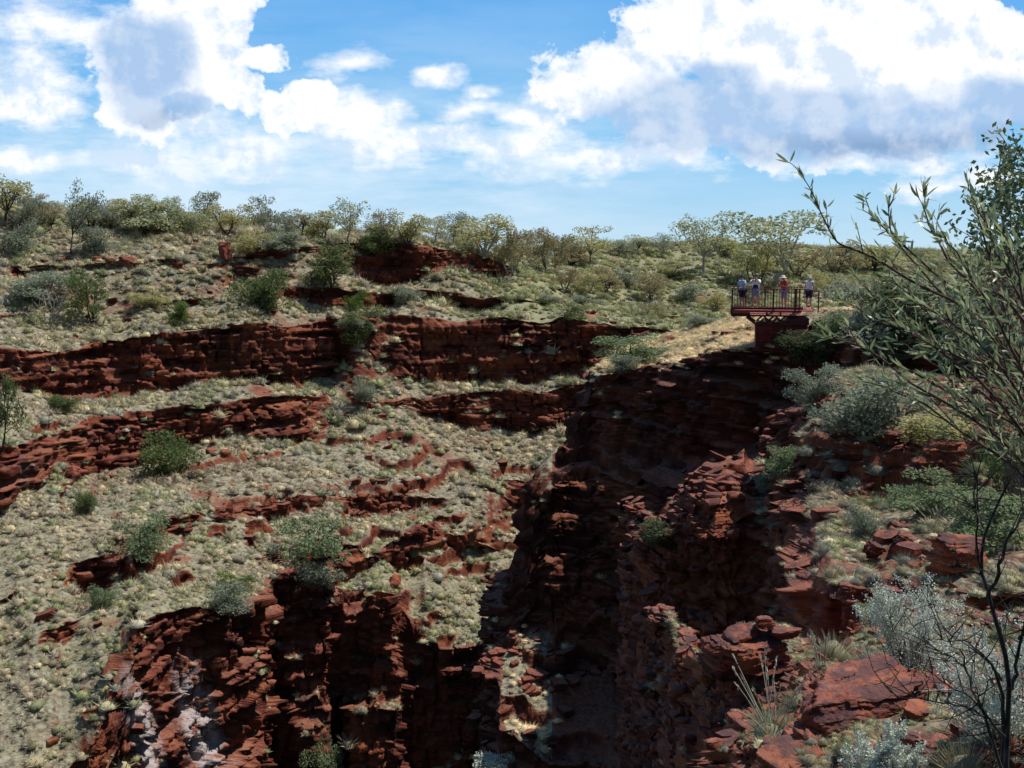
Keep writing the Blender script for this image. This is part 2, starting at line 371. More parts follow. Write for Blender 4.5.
pxD = np.arange(700, 1240, 1.4)
B3_lines = [
 ([[700,740,19],[803,720,19],[850,680,18],[870,620,17],[1240,600,16]], 0, True),
 ([[700,660,14.6],[708,652,14.8],[728,642,15],[745,632,15.3],[770,626,15.6],[795,632,15.4],[803,650,15],[815,655,14],[850,640,14.5],[870,622,15],[900,610,15.5],[960,606,15.5],[1240,598,14]], 3, False),
 ([[700,663,14.2],[708,662,14.1],[728,662,13.7],[745,660,13.7],[770,648,14.2],[795,650,14.2],[803,665,13.5],[815,672,13],[850,670,13],[1240,640,12]], 3, False),
 ([[700,700,14],[708,705,13.9],[728,712,13.4],[760,720,13],[795,700,12.8],[803,690,12.6],[830,690,12.2],[870,690,11.5],[950,690,11],[1240,680,10]], 4, False),
 ([[700,780,13.5],[722,770,12],[735,745,11.2],[750,745,10.8],[800,745,10.2],[870,750,9.5],[960,750,9],[1240,750,8]], 4, False),
 ([[700,950,13],[722,930,11.5],[740,900,9],[800,900,7.5],[1240,900,5]], 0, False),
]
sB3 = sheet('hillside', pxD, B3_lines, .2, ROCK_NEAR, 41, caps=(4, 2), slope_amp=.05)

# pale mineral stain on the lower left cliff
for (qx, qy, rx, ry) in ((146, 740, 15, 75), (200, 725, 20, 72)):
    sA.white = np.maximum(sA.white, np.clip(1.3 - ((sA.px - qx - .25 * (sA.py - qy)) / rx)**2 - ((sA.py - qy) / ry)**2, 0, 1))
# tan dry grass on the promontory top instead of green
sB1.lush *= 0; sB2.lush *= .4; sB3.lush *= .15
sB1.veg = sB1.veg * np.where((sB1.py > 420) & (sB1.px > 552), .06, 1)  # pale soil colour cut back to rock to darken the shaded wall and bench
sB2.veg = sB2.veg * np.where((sB2.px < 757) & (sB2.P[..., 1] > 30), .15, 1)
sA.lush = np.clip(sA.lush * .25 + sstep(440, 520, sA.px) * (sA.py < 335) * .9, 0, 1)
for s in SHEETS: build_sheet(s)
# ------------------------------------------------------------------ looking points up on the ground
GP = np.concatenate([s.P.reshape(-1, 3) for s in SHEETS])
GX, GY = project(GP)
_ok = (GX > -80) & (GX < 1150) & (GY > 150) & (GY < 820)
GP, GX, GY = GP[_ok], GX[_ok], GY[_ok]
def ground(px, py, far=False):
    d2 = (GX - px)**2 + (GY - py)**2
    r = 2.5
    while True:
        k = np.where(d2 < r * r)[0]
        if len(k) or r > 40: break
        r *= 1.6
    if not len(k): return at(px, py, 60.0)
    j = k[np.argmax(GP[k, 1])] if far else k[np.argmin(GP[k, 1])]
    return GP[j].copy()

# ------------------------------------------------------------------ plant materials
def leaf_material(name, c0, c1, trans=.42, gloss=.0, rough=.6):
    m, nt, b = newmat(name)
    g = nd(nt, 'ShaderNodeNewGeometry')
    col = ramp(nt, g.outputs['Random Per Island'], [(0, c0), (.55, tuple((a + b_) / 2 for a, b_ in zip(c0, c1))), (1, c1)])
    nt.links.new(col, b.inputs['Base Color']); b.inputs['Roughness'].default_value = rough
    b.inputs['Specular IOR Level'].default_value = gloss
    t = nd(nt, 'ShaderNodeBsdfTranslucent'); nt.links.new(col, t.inputs[0])
    mx = nd(nt, 'ShaderNodeMixShader'); mx.inputs[0].default_value = trans
    nt.links.new(b.outputs[0], mx.inputs[1]); nt.links.new(t.outputs[0], mx.inputs[2])
    nt.links.new(mx.outputs[0], nt.nodes['Material Output'].inputs[0])
    return m

L_OLIVE = leaf_material('olive_leaves', (0.264, 0.264, 0.108), (0.620, 0.560, 0.264))
L_GUM = leaf_material('gum_leaves', (0.231, 0.264, 0.140), (0.588, 0.588, 0.357))
L_BROWN = leaf_material('brown_leaves', (0.213, 0.182, 0.095), (0.451, 0.389, 0.220), .35)
L_GREY = leaf_material('grey_leaves', (0.179, 0.205, 0.142), (0.384, 0.410, 0.295))
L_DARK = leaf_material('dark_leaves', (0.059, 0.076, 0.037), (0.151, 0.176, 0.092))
L_GREEN = leaf_material('green_leaves', (0.097, 0.131, 0.046), (0.217, 0.257, 0.108))
L_BRIGHT = leaf_material('bright_leaves', (.09, .15, .035), (.19, .27, .08))
L_PALE = leaf_material('pale_green_leaves', (0.158, 0.212, 0.106), (0.337, 0.390, 0.212))
L_SILVER = leaf_material('silver_leaves', (.46, .50, .40), (.80, .81, .70), .2)
L_ACACIA = leaf_material('acacia_leaves', (0.171, 0.211, 0.085), (0.422, 0.445, 0.239), .45, .55, .4)
L_ROUND = leaf_material('round_leaves', (0.074, 0.115, 0.043), (0.253, 0.294, 0.126), .3, .3, .4)
L_RUST = leaf_material('rusty_leaves', (0.146, 0.098, 0.073), (0.325, 0.211, 0.130), .25)

def bark(name, c0, c1, sc=20):
    m, nt, b = newmat(name)
    g = nd(nt, 'ShaderNodeNewGeometry')
    nt.links.new(ramp(nt, noise(nt, g.outputs['Position'], sc, 4, .6), [(.35, c0), (.65, c1)]), b.inputs['Base Color'])
    b.inputs['Roughness'].default_value = .85; b.inputs['Specular IOR Level'].default_value = .2
    return m
B_DARK = bark('dark_bark', (.02, .016, .013), (.075, .06, .05))
B_PALE = bark('pale_bark', (.24, .22, .19), (.5, .46, .41))
B_GREY = bark('grey_bark', (.08, .07, .065), (.24, .21, .2))
B_RED = bark('red_brown_bark', (.05, .028, .02), (.16, .09, .065), 30)

def tint_material(name, trans=.22):
    m, nt, b = newmat(name)
    a = nd(nt, 'ShaderNodeAttribute', attribute_name='tint'); g = nd(nt, 'ShaderNodeNewGeometry')
    v = nd(nt, 'ShaderNodeMapRange'); nt.links.new(g.outputs['Random Per Island'], v.inputs[0]); v.inputs[3].default_value = .7; v.inputs[4].default_value = 1.3
    h = nd(nt, 'ShaderNodeVectorMath', operation='SCALE'); nt.links.new(a.outputs['Color'], h.inputs[0]); nt.links.new(v.outputs[0], h.inputs['Scale'])
    nt.links.new(h.outputs[0], b.inputs['Base Color']); b.inputs['Roughness'].default_value = .8; b.inputs['Specular IOR Level'].default_value = .1
    t = nd(nt, 'ShaderNodeBsdfTranslucent'); nt.links.new(h.outputs[0], t.inputs[0])
    mx = nd(nt, 'ShaderNodeMixShader'); mx.inputs[0].default_value = trans
    nt.links.new(b.outputs[0], mx.inputs[1]); nt.links.new(t.outputs[0], mx.inputs[2])
    nt.links.new(mx.outputs[0], nt.nodes['Material Output'].inputs[0])
    return m
TUFT = tint_material('spinifex_blades')

PAL = np.array([[.185,.175,.112],[.245,.22,.14],[.17,.17,.135],[.155,.168,.095],[.22,.205,.155],[.28,.25,.17],[.19,.165,.12]])
LUSH = np.array([[.135,.15,.075],[.155,.165,.085],[.18,.18,.10],[.15,.155,.10]])

def tuft_template(nb, w, rng, flat=.72, upright=0.0):
    ph = rng.uniform(0, 2 * np.pi, nb); ct_ = rng.uniform(.02 + upright, 1, nb); s_ = np.sqrt(1 - ct_**2)
    L = rng.uniform(.6, 1.3, nb)
    tip = np.stack([np.cos(ph) * s_ * L, np.sin(ph) * s_ * L, ct_ * L * flat + .02], -1)
    br = rng.uniform(.05, .55, nb)
    base = np.stack([np.cos(ph) * s_ * br * .8, np.sin(ph) * s_ * br * .8, ct_ * br * flat * .6 - .06], -1)
    side = np.cross(tip - base, rng.normal(size=(nb, 3))); side /= np.linalg.norm(side, axis=1, keepdims=True)
    side *= (w * rng.uniform(.6, 1.3, nb))[:, None]
    V = np.stack([base - side, base + side, tip], 1).reshape(-1, 3)
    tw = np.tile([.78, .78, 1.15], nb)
    # dense heart of the tussock
    n = 7; a = np.arange(n) * 2 * np.pi / n
    ring = lambda r, z: np.stack([np.cos(a) * r, np.sin(a) * r, np.full(n, z)], -1)
    core = np.concatenate([ring(.72, -.08), ring(.66, .2 * flat / .72), ring(.36, .46 * flat / .72), [[0, 0, .54 * flat / .72]]])
    core *= .78; core[:-1] *= rng.uniform(.8, 1.2, (3 * n, 1))
    Fc = []
    for r in (0, 1):
        for i in range(n):
            j = (i + 1) % n
            Fc += [[r*n+i, r*n+j, (r+1)*n+j], [r*n+i, (r+1)*n+j, (r+1)*n+i]]
    for i in range(n): Fc.append([2*n+i, 2*n+(i+1) % n, 3*n])
    Fb = np.arange(nb * 3).reshape(-1, 3)
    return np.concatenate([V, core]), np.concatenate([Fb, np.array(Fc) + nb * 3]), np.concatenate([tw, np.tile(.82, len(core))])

def scatter_points(s, n, rng, rfun, nzmin=.62, extra=None):
    P, N = s.P, s.N
    du = np.gradient(P, axis=1); dv = np.gradient(P, axis=0)
    area = np.linalg.norm(np.cross(du, dv), axis=-1)
    d = P[..., 1]
    w = area * s.veg * (N[..., 2] > nzmin) * np.minimum(1, (75 / np.maximum(d, 1))**1.35)
    w = w * ((s.px > -60) & (s.px < 1085) & (s.py > 180) & (s.py < 815) & (d < 420) & (d > 3))
    w = w * (.6 + sstep(-.4, .1, fbm(P[..., 0] / 2.6, P[..., 1] / 2.6, 0, 2, 77)))
    if s is sA: w = w * ((s.px < 590) | (s.py < 380) ) * ((s.px < 800) | (s.py < 310))
    if extra is not None: w = w * extra
    c = np.cumsum(w.ravel()); k = np.searchsorted(c, rng.uniform(0, c[-1], n))
    return P.reshape(-1, 3)[k], N.reshape(-1, 3)[k], s.lush.ravel()[k], d.ravel()[k]

def tuft_mesh(pts, lush, R, rng, temps, pal=PAL):
    Vs, Fs, Cs, off = [], [], [], 0
    which = rng.randint(0, len(temps), len(pts))
    for v, (TV, TF, TW) in enumerate(temps):
        k = np.where(which == v)[0]
        if not len(k): continue
        a = rng.uniform(0, 2 * np.pi, len(k)); ca, sa = np.cos(a), np.sin(a)
        r = R[k]; sz = rng.uniform(.75, 1.2, len(k))
        x = (TV[None, :, 0] * ca[:, None] - TV[None, :, 1] * sa[:, None]) * r[:, None] + pts[k, 0][:, None]
        y = (TV[None, :, 0] * sa[:, None] + TV[None, :, 1] * ca[:, None]) * r[:, None] + pts[k, 1][:, None]
        z = TV[None, :, 2] * (r * sz)[:, None] + pts[k, 2][:, None]
        p = pts[k]
        idx = np.clip(((fbm(p[:, 0] / 7, p[:, 1] / 7, 0, 2, 90) * .9 + .5) * len(pal) + rng.normal(0, 1.1, len(k))), 0, len(pal) - 1).astype(int)
        c = pal[idx]
        lu = (rng.uniform(0, 1, len(k)) < lush[k])[:, None]
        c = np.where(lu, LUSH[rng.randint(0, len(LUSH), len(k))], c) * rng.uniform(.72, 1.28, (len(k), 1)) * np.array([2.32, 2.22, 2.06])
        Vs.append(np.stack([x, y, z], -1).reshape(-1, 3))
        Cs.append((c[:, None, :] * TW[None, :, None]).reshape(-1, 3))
        Fs.append((TF[None] + (np.arange(len(k)) * len(TV))[:, None, None]).reshape(-1, 3) + off)
        off += len(k) * len(TV)
    return np.concatenate(Vs), np.concatenate(Fs), np.concatenate(Cs)

def tuft_object(name, pts, lush, R, rng, temps, pal=PAL):
    V, F_, c = tuft_mesh(pts, lush, R, rng, temps, pal)
    return link(name, mesh_np(name, V, F_, TUFT, colors=c, colname='tint'))

rng = np.random.RandomState(3)
T_FAR = [tuft_template(76, .055, rng, .85) for _ in range(5)]
T_MID = [tuft_template(110, .042, rng) for _ in range(5)]
T_NEAR = [tuft_template(420, .016, rng, .85) for _ in range(5)]

p, n_, lu, d = scatter_points(sA, 50000, rng, None, .62, 1 - .55 * (sA.px > 500) * (sA.py < 335))
R = (.17 + .62 * rng.uniform(0, 1, len(p))**1.5) * np.where(rng.uniform(size=len(p)) < .12, 1.5, 1) * np.clip(d / 90, .75, 1.9)
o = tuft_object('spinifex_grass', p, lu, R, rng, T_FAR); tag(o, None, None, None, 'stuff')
p, n_, lu, d = scatter_points(sB1, 4200, rng, None, .55, .6 + 4.0 * (sB1.py < 372) * (sB1.px < 780))
R = rng.uniform(.22, .5, len(p))
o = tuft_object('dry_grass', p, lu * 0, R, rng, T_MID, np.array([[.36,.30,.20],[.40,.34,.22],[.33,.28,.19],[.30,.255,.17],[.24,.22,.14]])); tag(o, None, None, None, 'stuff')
p, n_, lu, d = scatter_points(sB2, 1700, rng, None, .6)
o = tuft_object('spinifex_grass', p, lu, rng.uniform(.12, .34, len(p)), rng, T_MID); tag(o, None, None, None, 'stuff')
p, n_, lu, d = scatter_points(sB3, 1500, rng, None, .6)
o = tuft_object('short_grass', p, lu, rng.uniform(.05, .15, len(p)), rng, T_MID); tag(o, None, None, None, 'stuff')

# ------------------------------------------------------------------ rocks
def rock_geo(sx, sy, sz, seed, n=14, cuts=9, lay=.1):
    r = np.random.RandomState(seed); g = np.linspace(-1, 1, n); A, B = np.meshgrid(g, g, indexing='ij')
    V, F_, off = [], [], 0
    idx = np.arange(n * n).reshape(n, n); q = np.stack([idx[:-1, :-1], idx[1:, :-1], idx[1:, 1:], idx[:-1, 1:]], -1).reshape(-1, 4)
    for ax in range(3):
        for s_ in (-1, 1):
            c = [None] * 3; c[ax] = np.full_like(A, s_); c[(ax + 1) % 3] = A; c[(ax + 2) % 3] = B
            V.append(np.stack(c, -1).reshape(-1, 3)); F_.append((q if s_ > 0 else q[:, ::-1]) + off); off += n * n
    V = np.concatenate(V); F_ = np.concatenate(F_)
    V = V / (np.abs(V)**12).sum(1, keepdims=True)**(1 / 12)
    for _ in range(cuts):
        nn = r.normal(size=3) * (1, 1, .3); nn /= np.linalg.norm(nn); o_ = r.uniform(.72, 1.05)
        dd = V @ nn - o_; V = V - np.where(dd > 0, dd, 0)[:, None] * nn
    V = V * (sx, sy, sz)
    m = (sx + sy) / 2
    lid = np.floor((V[:, 2] + .06 * m * vn(V[:, 0] / m * 1.5, V[:, 1] / m * 1.5, 0, seed)) / (lay * m))
    offs = (hsh(lid, lid * 0, lid * 0, seed) - .5) * .2 + (hsh(np.floor(V[:, 0] / (.45 * m) + lid * .3), np.floor(V[:, 1] / (.45 * m) + lid * .7), lid, seed) - .5) * .26
    V[:, :2] *= (1 + offs)[:, None]
    nf = np.stack([fbm(V[:, 0] / m * 4, V[:, 1] / m * 4, V[:, 2] / m * 6, 3, seed + k) for k in range(3)], -1)
    nf2 = np.stack([fbm(V[:, 0] / m * 14, V[:, 1] / m * 14, V[:, 2] / m * 26, 2, seed + 9 + k) for k in range(3)], -1)
    return V + (nf * .05 + nf2 * .022) * m * (1, 1, .6), F_

def rock_obj(name, base, size, rot, seed, label, n=22, mat=None, group=None, parent=None, lay=.12, sink=.25):
    V, F_ = rock_geo(*size, seed, n, lay=lay)
    M = np.array(Matrix.Rotation(rot[2], 3, 'Z') @ Matrix.Rotation(rot[1], 3, 'Y') @ Matrix.Rotation(rot[0], 3, 'X'))
    V = V @ M.T
    o = link(name, mesh_np(name, V, F_, mat or ROCK_LOOSE), parent)
    o.location = Vector(base) + Vector((0, 0, size[2] * (1 - sink)))
    if label: tag(o, label, 'rock', group)
    return o
ROCK_LOOSE = rock_material('loose_red_rock', 3.0, ground=False, dark=1.35, ptop=.8)
ROCK_FARL = rock_material('distant_loose_rock', 1.0, ground=False)

# rubble that nobody could count
def rubble(name, s, n, rlo, rhi, seed, extra=None, mat=None):
    r = np.random.RandomState(seed)
    P, N = s.P, s.N
    area = np.linalg.norm(np.cross(np.gradient(P, axis=1), np.gradient(P, axis=0)), axis=-1)
    w = area * (N[..., 2] > (.45 if s is sA else .74)) * ((s.px > -40) & (s.px < 1070) & (s.py > 200) & (s.py < 810) & (P[..., 1] < 170))
    if extra is not None: w = w * extra
    c = np.cumsum(w.ravel()); k = np.searchsorted(c, r.uniform(0, c[-1], n))
    p = P.reshape(-1, 3)[k]
    temps = [rock_geo(1, .8, .42, seed + i, 4, 5, .3) for i in range(6)]
    Vs, Fs, off = [], [], 0
    for i in range(n):
        TV, TF = temps[i % 6]; a = r.uniform(0, 6.28); q = rlo + (rhi - rlo) * r.uniform()**3
        ca, sa = math.cos(a), math.sin(a)
        T2 = TV @ np.array([[ca, sa, 0], [-sa, ca, 0], [0, 0, 1]]) * q
        T2 = T2 + np.outer(T2[:, 0], [0, 0, r.normal() * .25])
        Vs.append(T2 + p[i] + (0, 0, .15 * q)); Fs.append(TF + off); off += len(TV)
    o = link(name, mesh_np(name, np.concatenate(Vs), np.concatenate(Fs), mat or ROCK_LOOSE)); o['kind'] = 'stuff'
    return o
def clump(s, f, k): return .05 + sstep(.05, .45, fbm(s.P[..., 0] / f, s.P[..., 1] / f, 0, 3, k))
rubble('rubble', sA, 2600, .08, .7, 61, (.15 + (1 - sA.veg)) * clump(sA, 7, 3), ROCK_FARL)
rubble('rubble', sB1, 1300, .06, .5, 62, clump(sB1, 4, 4) * (1 + 5 * (sB1.py > 600)), ROCK_FARL)
rubble('rubble', sB2, 5000, .025, .36, 63, clump(sB2, 2.5, 5) * (1 + 5 * (sB2.px < 757) * (sB2.P[..., 1] > 30)))
rubble('rubble', sB3, 5500, .008, .14, 64, clump(sB3, 1.2, 6))

# ------------------------------------------------------------------ branches and leaves
def tubes(polys, nside=5):
    """polys: list of (points (k,3), radii (k))"""
    Vs, Fs, off = [], [], 0
    for pts, rad in polys:
        pts = np.asarray(pts, float); k = len(pts)
        t = np.gradient(pts, axis=0); t /= np.linalg.norm(t, axis=1, keepdims=True) + 1e-9
        ref = np.array([.31, .17, .93]) if abs(t[0, 2]) < .9 else np.array([1., .1, 0])
        u = np.cross(t, ref); u /= np.linalg.norm(u, axis=1, keepdims=True) + 1e-9
        w = np.cross(t, u)
        a = np.arange(nside) * 2 * np.pi / nside
        ring = pts[:, None] + (u[:, None] * np.cos(a)[None, :, None] + w[:, None] * np.sin(a)[None, :, None]) * np.asarray(rad)[:, None, None]
        Vs.append(ring.reshape(-1, 3))
        for i in range(k - 1):
            for j in range(nside):
                j2 = (j + 1) % nside
                Fs.append([off + i*nside + j, off + i*nside + j2, off + (i+1)*nside + j2, off + (i+1)*nside + j])
        off += k * nside
    return np.concatenate(Vs), np.array(Fs)

def leaf_cards(cen, L, Wd, rng, axis=None, jit=.35):
    """one small pointed leaf (two triangles) at each centre"""
    n = len(cen)
    a = rng.normal(size=(n, 3)) if axis is None else axis + rng.normal(size=(n, 3)) * jit
    a /= np.linalg.norm(a, axis=1, keepdims=True) + 1e-9
    b = np.cross(a, rng.normal(size=(n, 3))); b /= np.linalg.norm(b, axis=1, keepdims=True) + 1e-9
    l = (L * rng.uniform(.65, 1.3, n))[:, None]; w = (Wd * rng.uniform(.7, 1.25, n))[:, None]
    V = np.stack([cen - a * l * .5, cen + b * w * .5 - a * l * .05, cen + a * l * .5, cen - b * w * .5 - a * l * .05], 1).reshape(-1, 3)
    return V, np.arange(4 * n).reshape(-1, 4)

def bez(a, b, rng, wob, k=6, up=0.0):
    a, b = np.asarray(a, float), np.asarray(b, float)
    t = np.linspace(0, 1, k)[:, None]
    L = np.linalg.norm(b - a)
    m = (a + b) / 2 + rng.normal(size=3) * wob * L + np.array([0, 0, up * L])
    return (1 - t)**2 * a + 2 * t * (1 - t) * m + t * t * b

def tree_geo(seed, kind):
    """unit-height tree: trunk polys and crown leaves. Width is about 1 too."""
    r = np.random.RandomState(seed)
    polys, cl = [], []
    if kind == 'gum':        # open crown on a forked pale trunk
        fork = r.uniform(.18, .36); top = np.array([r.normal() * .06, r.normal() * .06, fork])
        polys.append((bez((0, 0, -.06), top, r, .12), np.linspace(.022, .016, 6)))
        nl = r.randint(5, 8)
        for i in range(nl):
            a = i * 2 * np.pi / nl + r.uniform(-.5, .5); rr = r.uniform(.14, .4)
            e = np.array([math.cos(a) * rr, math.sin(a) * rr, r.uniform(.46, .92)])
            q = bez(top, e, r, .12, 6, .05); polys.append((q, np.linspace(.012, .004, 6)))
            cl.append((e, r.uniform(.15, .21)))
            for j in range(r.randint(2, 4)):
                s_ = q[r.randint(2, 5)]; e2 = s_ + np.array([r.normal() * .16, r.normal() * .16, r.uniform(-.06, .2)])
                e2[:2] = np.clip(e2[:2], -.47, .47); e2[2] = min(e2[2], .95)
                polys.append((bez(s_, e2, r, .15, 4), np.linspace(.008, .003, 4))); cl.append((e2, r.uniform(.11, .18)))
        nleaf, LL, LW = 1500, .05, .024
    elif kind == 'bushy':    # low rounded mulga, several stems, dense top
        ns = r.randint(3, 6)
        for i in range(ns):
            a = i * 2 * np.pi / ns + r.uniform(-.4, .4); rr = r.uniform(.12, .36)
            e = np.array([math.cos(a) * rr, math.sin(a) * rr, r.uniform(.5, .8)])
            q = bez((r.normal() * .03, r.normal() * .03, -.06), e, r, .1, 6, -.05); polys.append((q, np.linspace(.02, .007, 6)))
            for j in range(5):
                s_ = q[r.randint(2, 6)]; e2 = s_ + np.array([r.normal() * .17, r.normal() * .17, r.uniform(.0, .22)])
                e2[:2] = np.clip(e2[:2], -.46, .46); e2[2] = min(e2[2], .92)
                polys.append((bez(s_, e2, r, .12, 4), np.linspace(.008, .003, 4))); cl.append((e2, r.uniform(.13, .2)))
        nleaf, LL, LW = 2500, .055, .026
    else:                    # shrub: foliage down to the ground
        ns = 7
        for i in range(ns):
            a = i * 2 * np.pi / ns + r.uniform(-.4, .4); rr = r.uniform(.1, .42)
            e = np.array([math.cos(a) * rr, math.sin(a) * rr, r.uniform(.3, .85) * math.sqrt(max(.1, 1 - (rr / .5)**2 * .7))])
            q = bez((r.normal() * .04, r.normal() * .04, -.06), e, r, .08, 6); polys.append((q, np.linspace(.016, .006, 6)))
            cl.append((e, r.uniform(.15, .22)))
            for j in range(4):
                s_ = q[r.randint(1, 6)]; e2 = s_ + np.array([r.normal() * .15, r.normal() * .15, r.uniform(-.02, .16)])
                e2[2] = np.clip(e2[2], .06, .93); polys.append((bez(s_, e2, r, .1, 4), np.linspace(.007, .003, 4))); cl.append((e2, r.uniform(.13, .21)))
        nleaf, LL, LW = 4200, .055, .026
    cen = []
    w = np.array([c[1]**2 for c in cl]); w /= w.sum()
    for (c, rad), ww in zip(cl, w):
        m = max(4, int(nleaf * ww)); v = r.normal(size=(m, 3)); v /= np.linalg.norm(v, axis=1, keepdims=True)
        cen.append(c + v * (rad * r.uniform(.25, 1, (m, 1))**.6) * (1, 1, .8))
    cen = np.concatenate(cen); cen[:, 2] = np.maximum(cen[:, 2], .01)
    return tubes(polys), leaf_cards(cen, LL, LW, r)

TREES = {}
for kind, nvar in (('gum', 7), ('bushy', 5), ('shrub', 5)):
    TREES[kind] = []
    for v in range(nvar):
        (tv, tf), (lv, lf) = tree_geo(100 + v * 7 + len(kind), kind)
        q = np.concatenate([tv, lv]); 
        hz_ = np.percentile(lv[:, 2], 99); wz_ = np.percentile(lv[:, 0], 97) - np.percentile(lv[:, 0], 3)
        tv = tv / (wz_, wz_, hz_); lv = lv / (wz_, wz_, hz_)
        tm = mesh_np(kind + '_trunk', tv, tf, B_DARK, True); cm = mesh_np(kind + '_crown', lv, lf, L_GUM)
        TREES[kind].append((tm, cm))
_n = {'gum': 0, 'bushy': 0, 'shrub': 0}
def plant(kind, px, py, hpx, wpx, leaf, barkm, label, cat, group=None, name=None, far=False, Y=None, lean=0):
    g = at(px, py, Y) if Y else ground(px, py, far)
    d = g[1]; H, Wd = hpx * d / F, wpx * d / F
    v = _n[kind] % len(TREES[kind]); _n[kind] += 1
    root = empty(name or cat.replace(' ', '_'), g, label, cat, group, rz=(_n[kind] * 1.7) % 6.28, sc=(Wd, Wd, H))
    if lean: root.rotation_euler = (0, lean, 0)
    for nm, me, mt in zip(('trunk' if kind != 'shrub' else 'stem', 'crown' if kind != 'shrub' else 'foliage'), TREES[kind][v], (barkm, leaf)):
        o = link(nm, me, root); o.material_slots[0].link = 'OBJECT'; o.material_slots[0].material = mt
    return root
# ------------------------------------------------------------------ trees on the plateau skyline
SK = 'trees along the plateau skyline'
sky_trees = [
 # kind, px, base py, height, width, leaf, bark, label
 ('gum', 6, 224, 46, 36, L_OLIVE, B_DARK, 'tall olive-crowned tree cut by the left edge of the skyline'),
 ('shrub', 24, 226, 26, 20, L_GREY, B_GREY, 'dull grey twiggy bush right beside the tall olive edge tree'),
 ('bushy', 33, 224, 24, 20, L_GREY, B_DARK, 'low dark grey-green tree between the edge tree and the leaning dark tree'),
 ('gum', 52, 226, 22, 20, L_BROWN, B_DARK, 'small brownish tree just left of the leaning dark-trunked tree'),
 ('gum', 71, 252, 64, 28, L_GREY, B_DARK, 'dark-trunked sparse tree leaning right, standing in front of the skyline'),
 ('bushy', 92, 227, 22, 22, L_OLIVE, B_DARK, 'yellowish round tree just right of the leaning dark-trunked tree'),
 ('bushy', 110, 226, 20, 20, L_GREY, B_DARK, 'flat grey tree behind the dry grass crest, left of the broad dense bush'),
 ('bushy', 128, 226, 22, 18, L_BROWN, B_DARK, 'brownish tree touching the left side of the broad dense bush'),
 ('shrub', 150, 230, 27, 40, L_GUM, B_DARK, 'broad dense bush on the left skyline, widest of its row'),
 ('gum', 146, 224, 28, 22, L_GUM, B_DARK, 'thin open tree rising behind the broad dense bush'),
 ('gum', 171, 226, 28, 22, L_GUM, B_DARK, 'sparse grey-green tree between the broad dense bush and the round dense bush'),
 ('shrub', 187, 231, 22, 24, L_GUM, B_DARK, 'round dense bush on the skyline above the termite mounds'),
 ('gum', 208, 228, 34, 26, L_GREY, B_GREY, 'lacy see-through tree with a double crown beside the yellow-green tree'),
 ('bushy', 226, 231, 26, 38, L_OLIVE, B_DARK, 'wide yellow-green tree right of the lacy see-through tree'),
 ('gum', 265, 239, 40, 32, L_GREY, B_PALE, 'pale-trunked grey tree above the red mound on the left plateau'),
 ('bushy', 286, 237, 24, 24, L_GREY, B_DARK, 'grey-green tree right of the pale-trunked grey tree'),
 ('gum', 304, 238, 27, 24, L_BROWN, B_DARK, 'small brown-tinged tree in the gap left of the white-stemmed gum'),
 ('bushy', 324, 239, 26, 26, L_OLIVE, B_DARK, 'olive tree just left of the white-stemmed gum over the cave'),
 ('gum', 350, 241, 38, 36, L_GUM, B_PALE, 'white-stemmed gum with a wide crown above the dark cave'),
 ('gum', 385, 242, 30, 30, L_BROWN, B_PALE, 'tawny gum behind the green bush on the cliff top'),
 ('bushy', 410, 245, 26, 34, L_OLIVE, B_DARK, 'low broad olive tree above the upper red cliff band'),
 ('gum', 434, 243, 26, 24, L_GUM, B_PALE, 'thin pale tree standing behind the upper red cliff band'),
 ('gum', 455, 246, 32, 26, L_GREY, B_PALE, 'lacy grey gum over the right half of the upper red cliff band'),
 ('bushy', 484, 256, 36, 52, L_OLIVE, B_PALE, 'largest golden-olive tree at the right end of the red cliff band'),
 ('bushy', 513, 272, 40, 38, L_BROWN, B_PALE, 'brown-olive tree with a leaning stem at the foot of the red cliff band'),
 ('gum', 530, 268, 36, 30, L_BROWN, B_PALE, 'brownish gum behind the leaning-stemmed tree'),
 ('bushy', 548, 270, 38, 34, L_BROWN, B_GREY, 'rounded brown tree at the top of the green slope'),
 ('gum', 591, 262, 34, 42, L_OLIVE, B_DARK, 'isolated spreading olive tree in the middle of the skyline'),
 ('bushy', 572, 262, 18, 24, L_BROWN, B_DARK, 'small brown bush left of the isolated spreading tree'),
 ('bushy', 622, 254, 15, 24, L_GREY, B_DARK, 'small grey tree right of the isolated spreading tree'),
 ('gum', 640, 252, 17, 26, L_GUM, B_DARK, 'dark little tree on the distant crest in the middle'),
 ('gum', 665, 254, 20, 26, L_GREY, B_PALE, 'pale thin tree on the distant crest left of the big white-trunked gum'),
 ('gum', 703, 270, 52, 56, L_GUM, B_PALE, 'big gum with a bent white trunk on the distant slope'),
 ('shrub', 722, 252, 16, 26, L_OLIVE, B_DARK, 'olive bush just right of the big white-trunked gum'),
 ('gum', 778, 284, 66, 68, L_GUM, B_PALE, 'large airy gum behind the lookout platform'),
 ('bushy', 800, 276, 32, 44, L_BROWN, B_DARK, 'brown bushy tree right behind the people on the platform'),
 ('bushy', 756, 280, 34, 36, L_OLIVE, B_DARK, 'olive bush below the crown of the large airy gum'),
 ('bushy', 838, 272, 28, 44, L_BROWN, B_DARK, 'dull brown tree on the far rise behind the flowering branch tips'),
 ('bushy', 880, 268, 22, 40, L_OLIVE, B_DARK, 'low olive tree on the far rise seen through the leafy branches'),
]
for kind, px, py, h, w, lf, bk, lab in sky_trees:
    plant(kind, px, py, h * 1.1, w * 1.12, lf, bk, lab, 'tree' if kind != 'shrub' else 'bush', SK, 'gum_tree' if kind == 'gum' else ('mulga_tree' if kind == 'bushy' else 'bush'), lean=(.28 if px == 71 else 0))

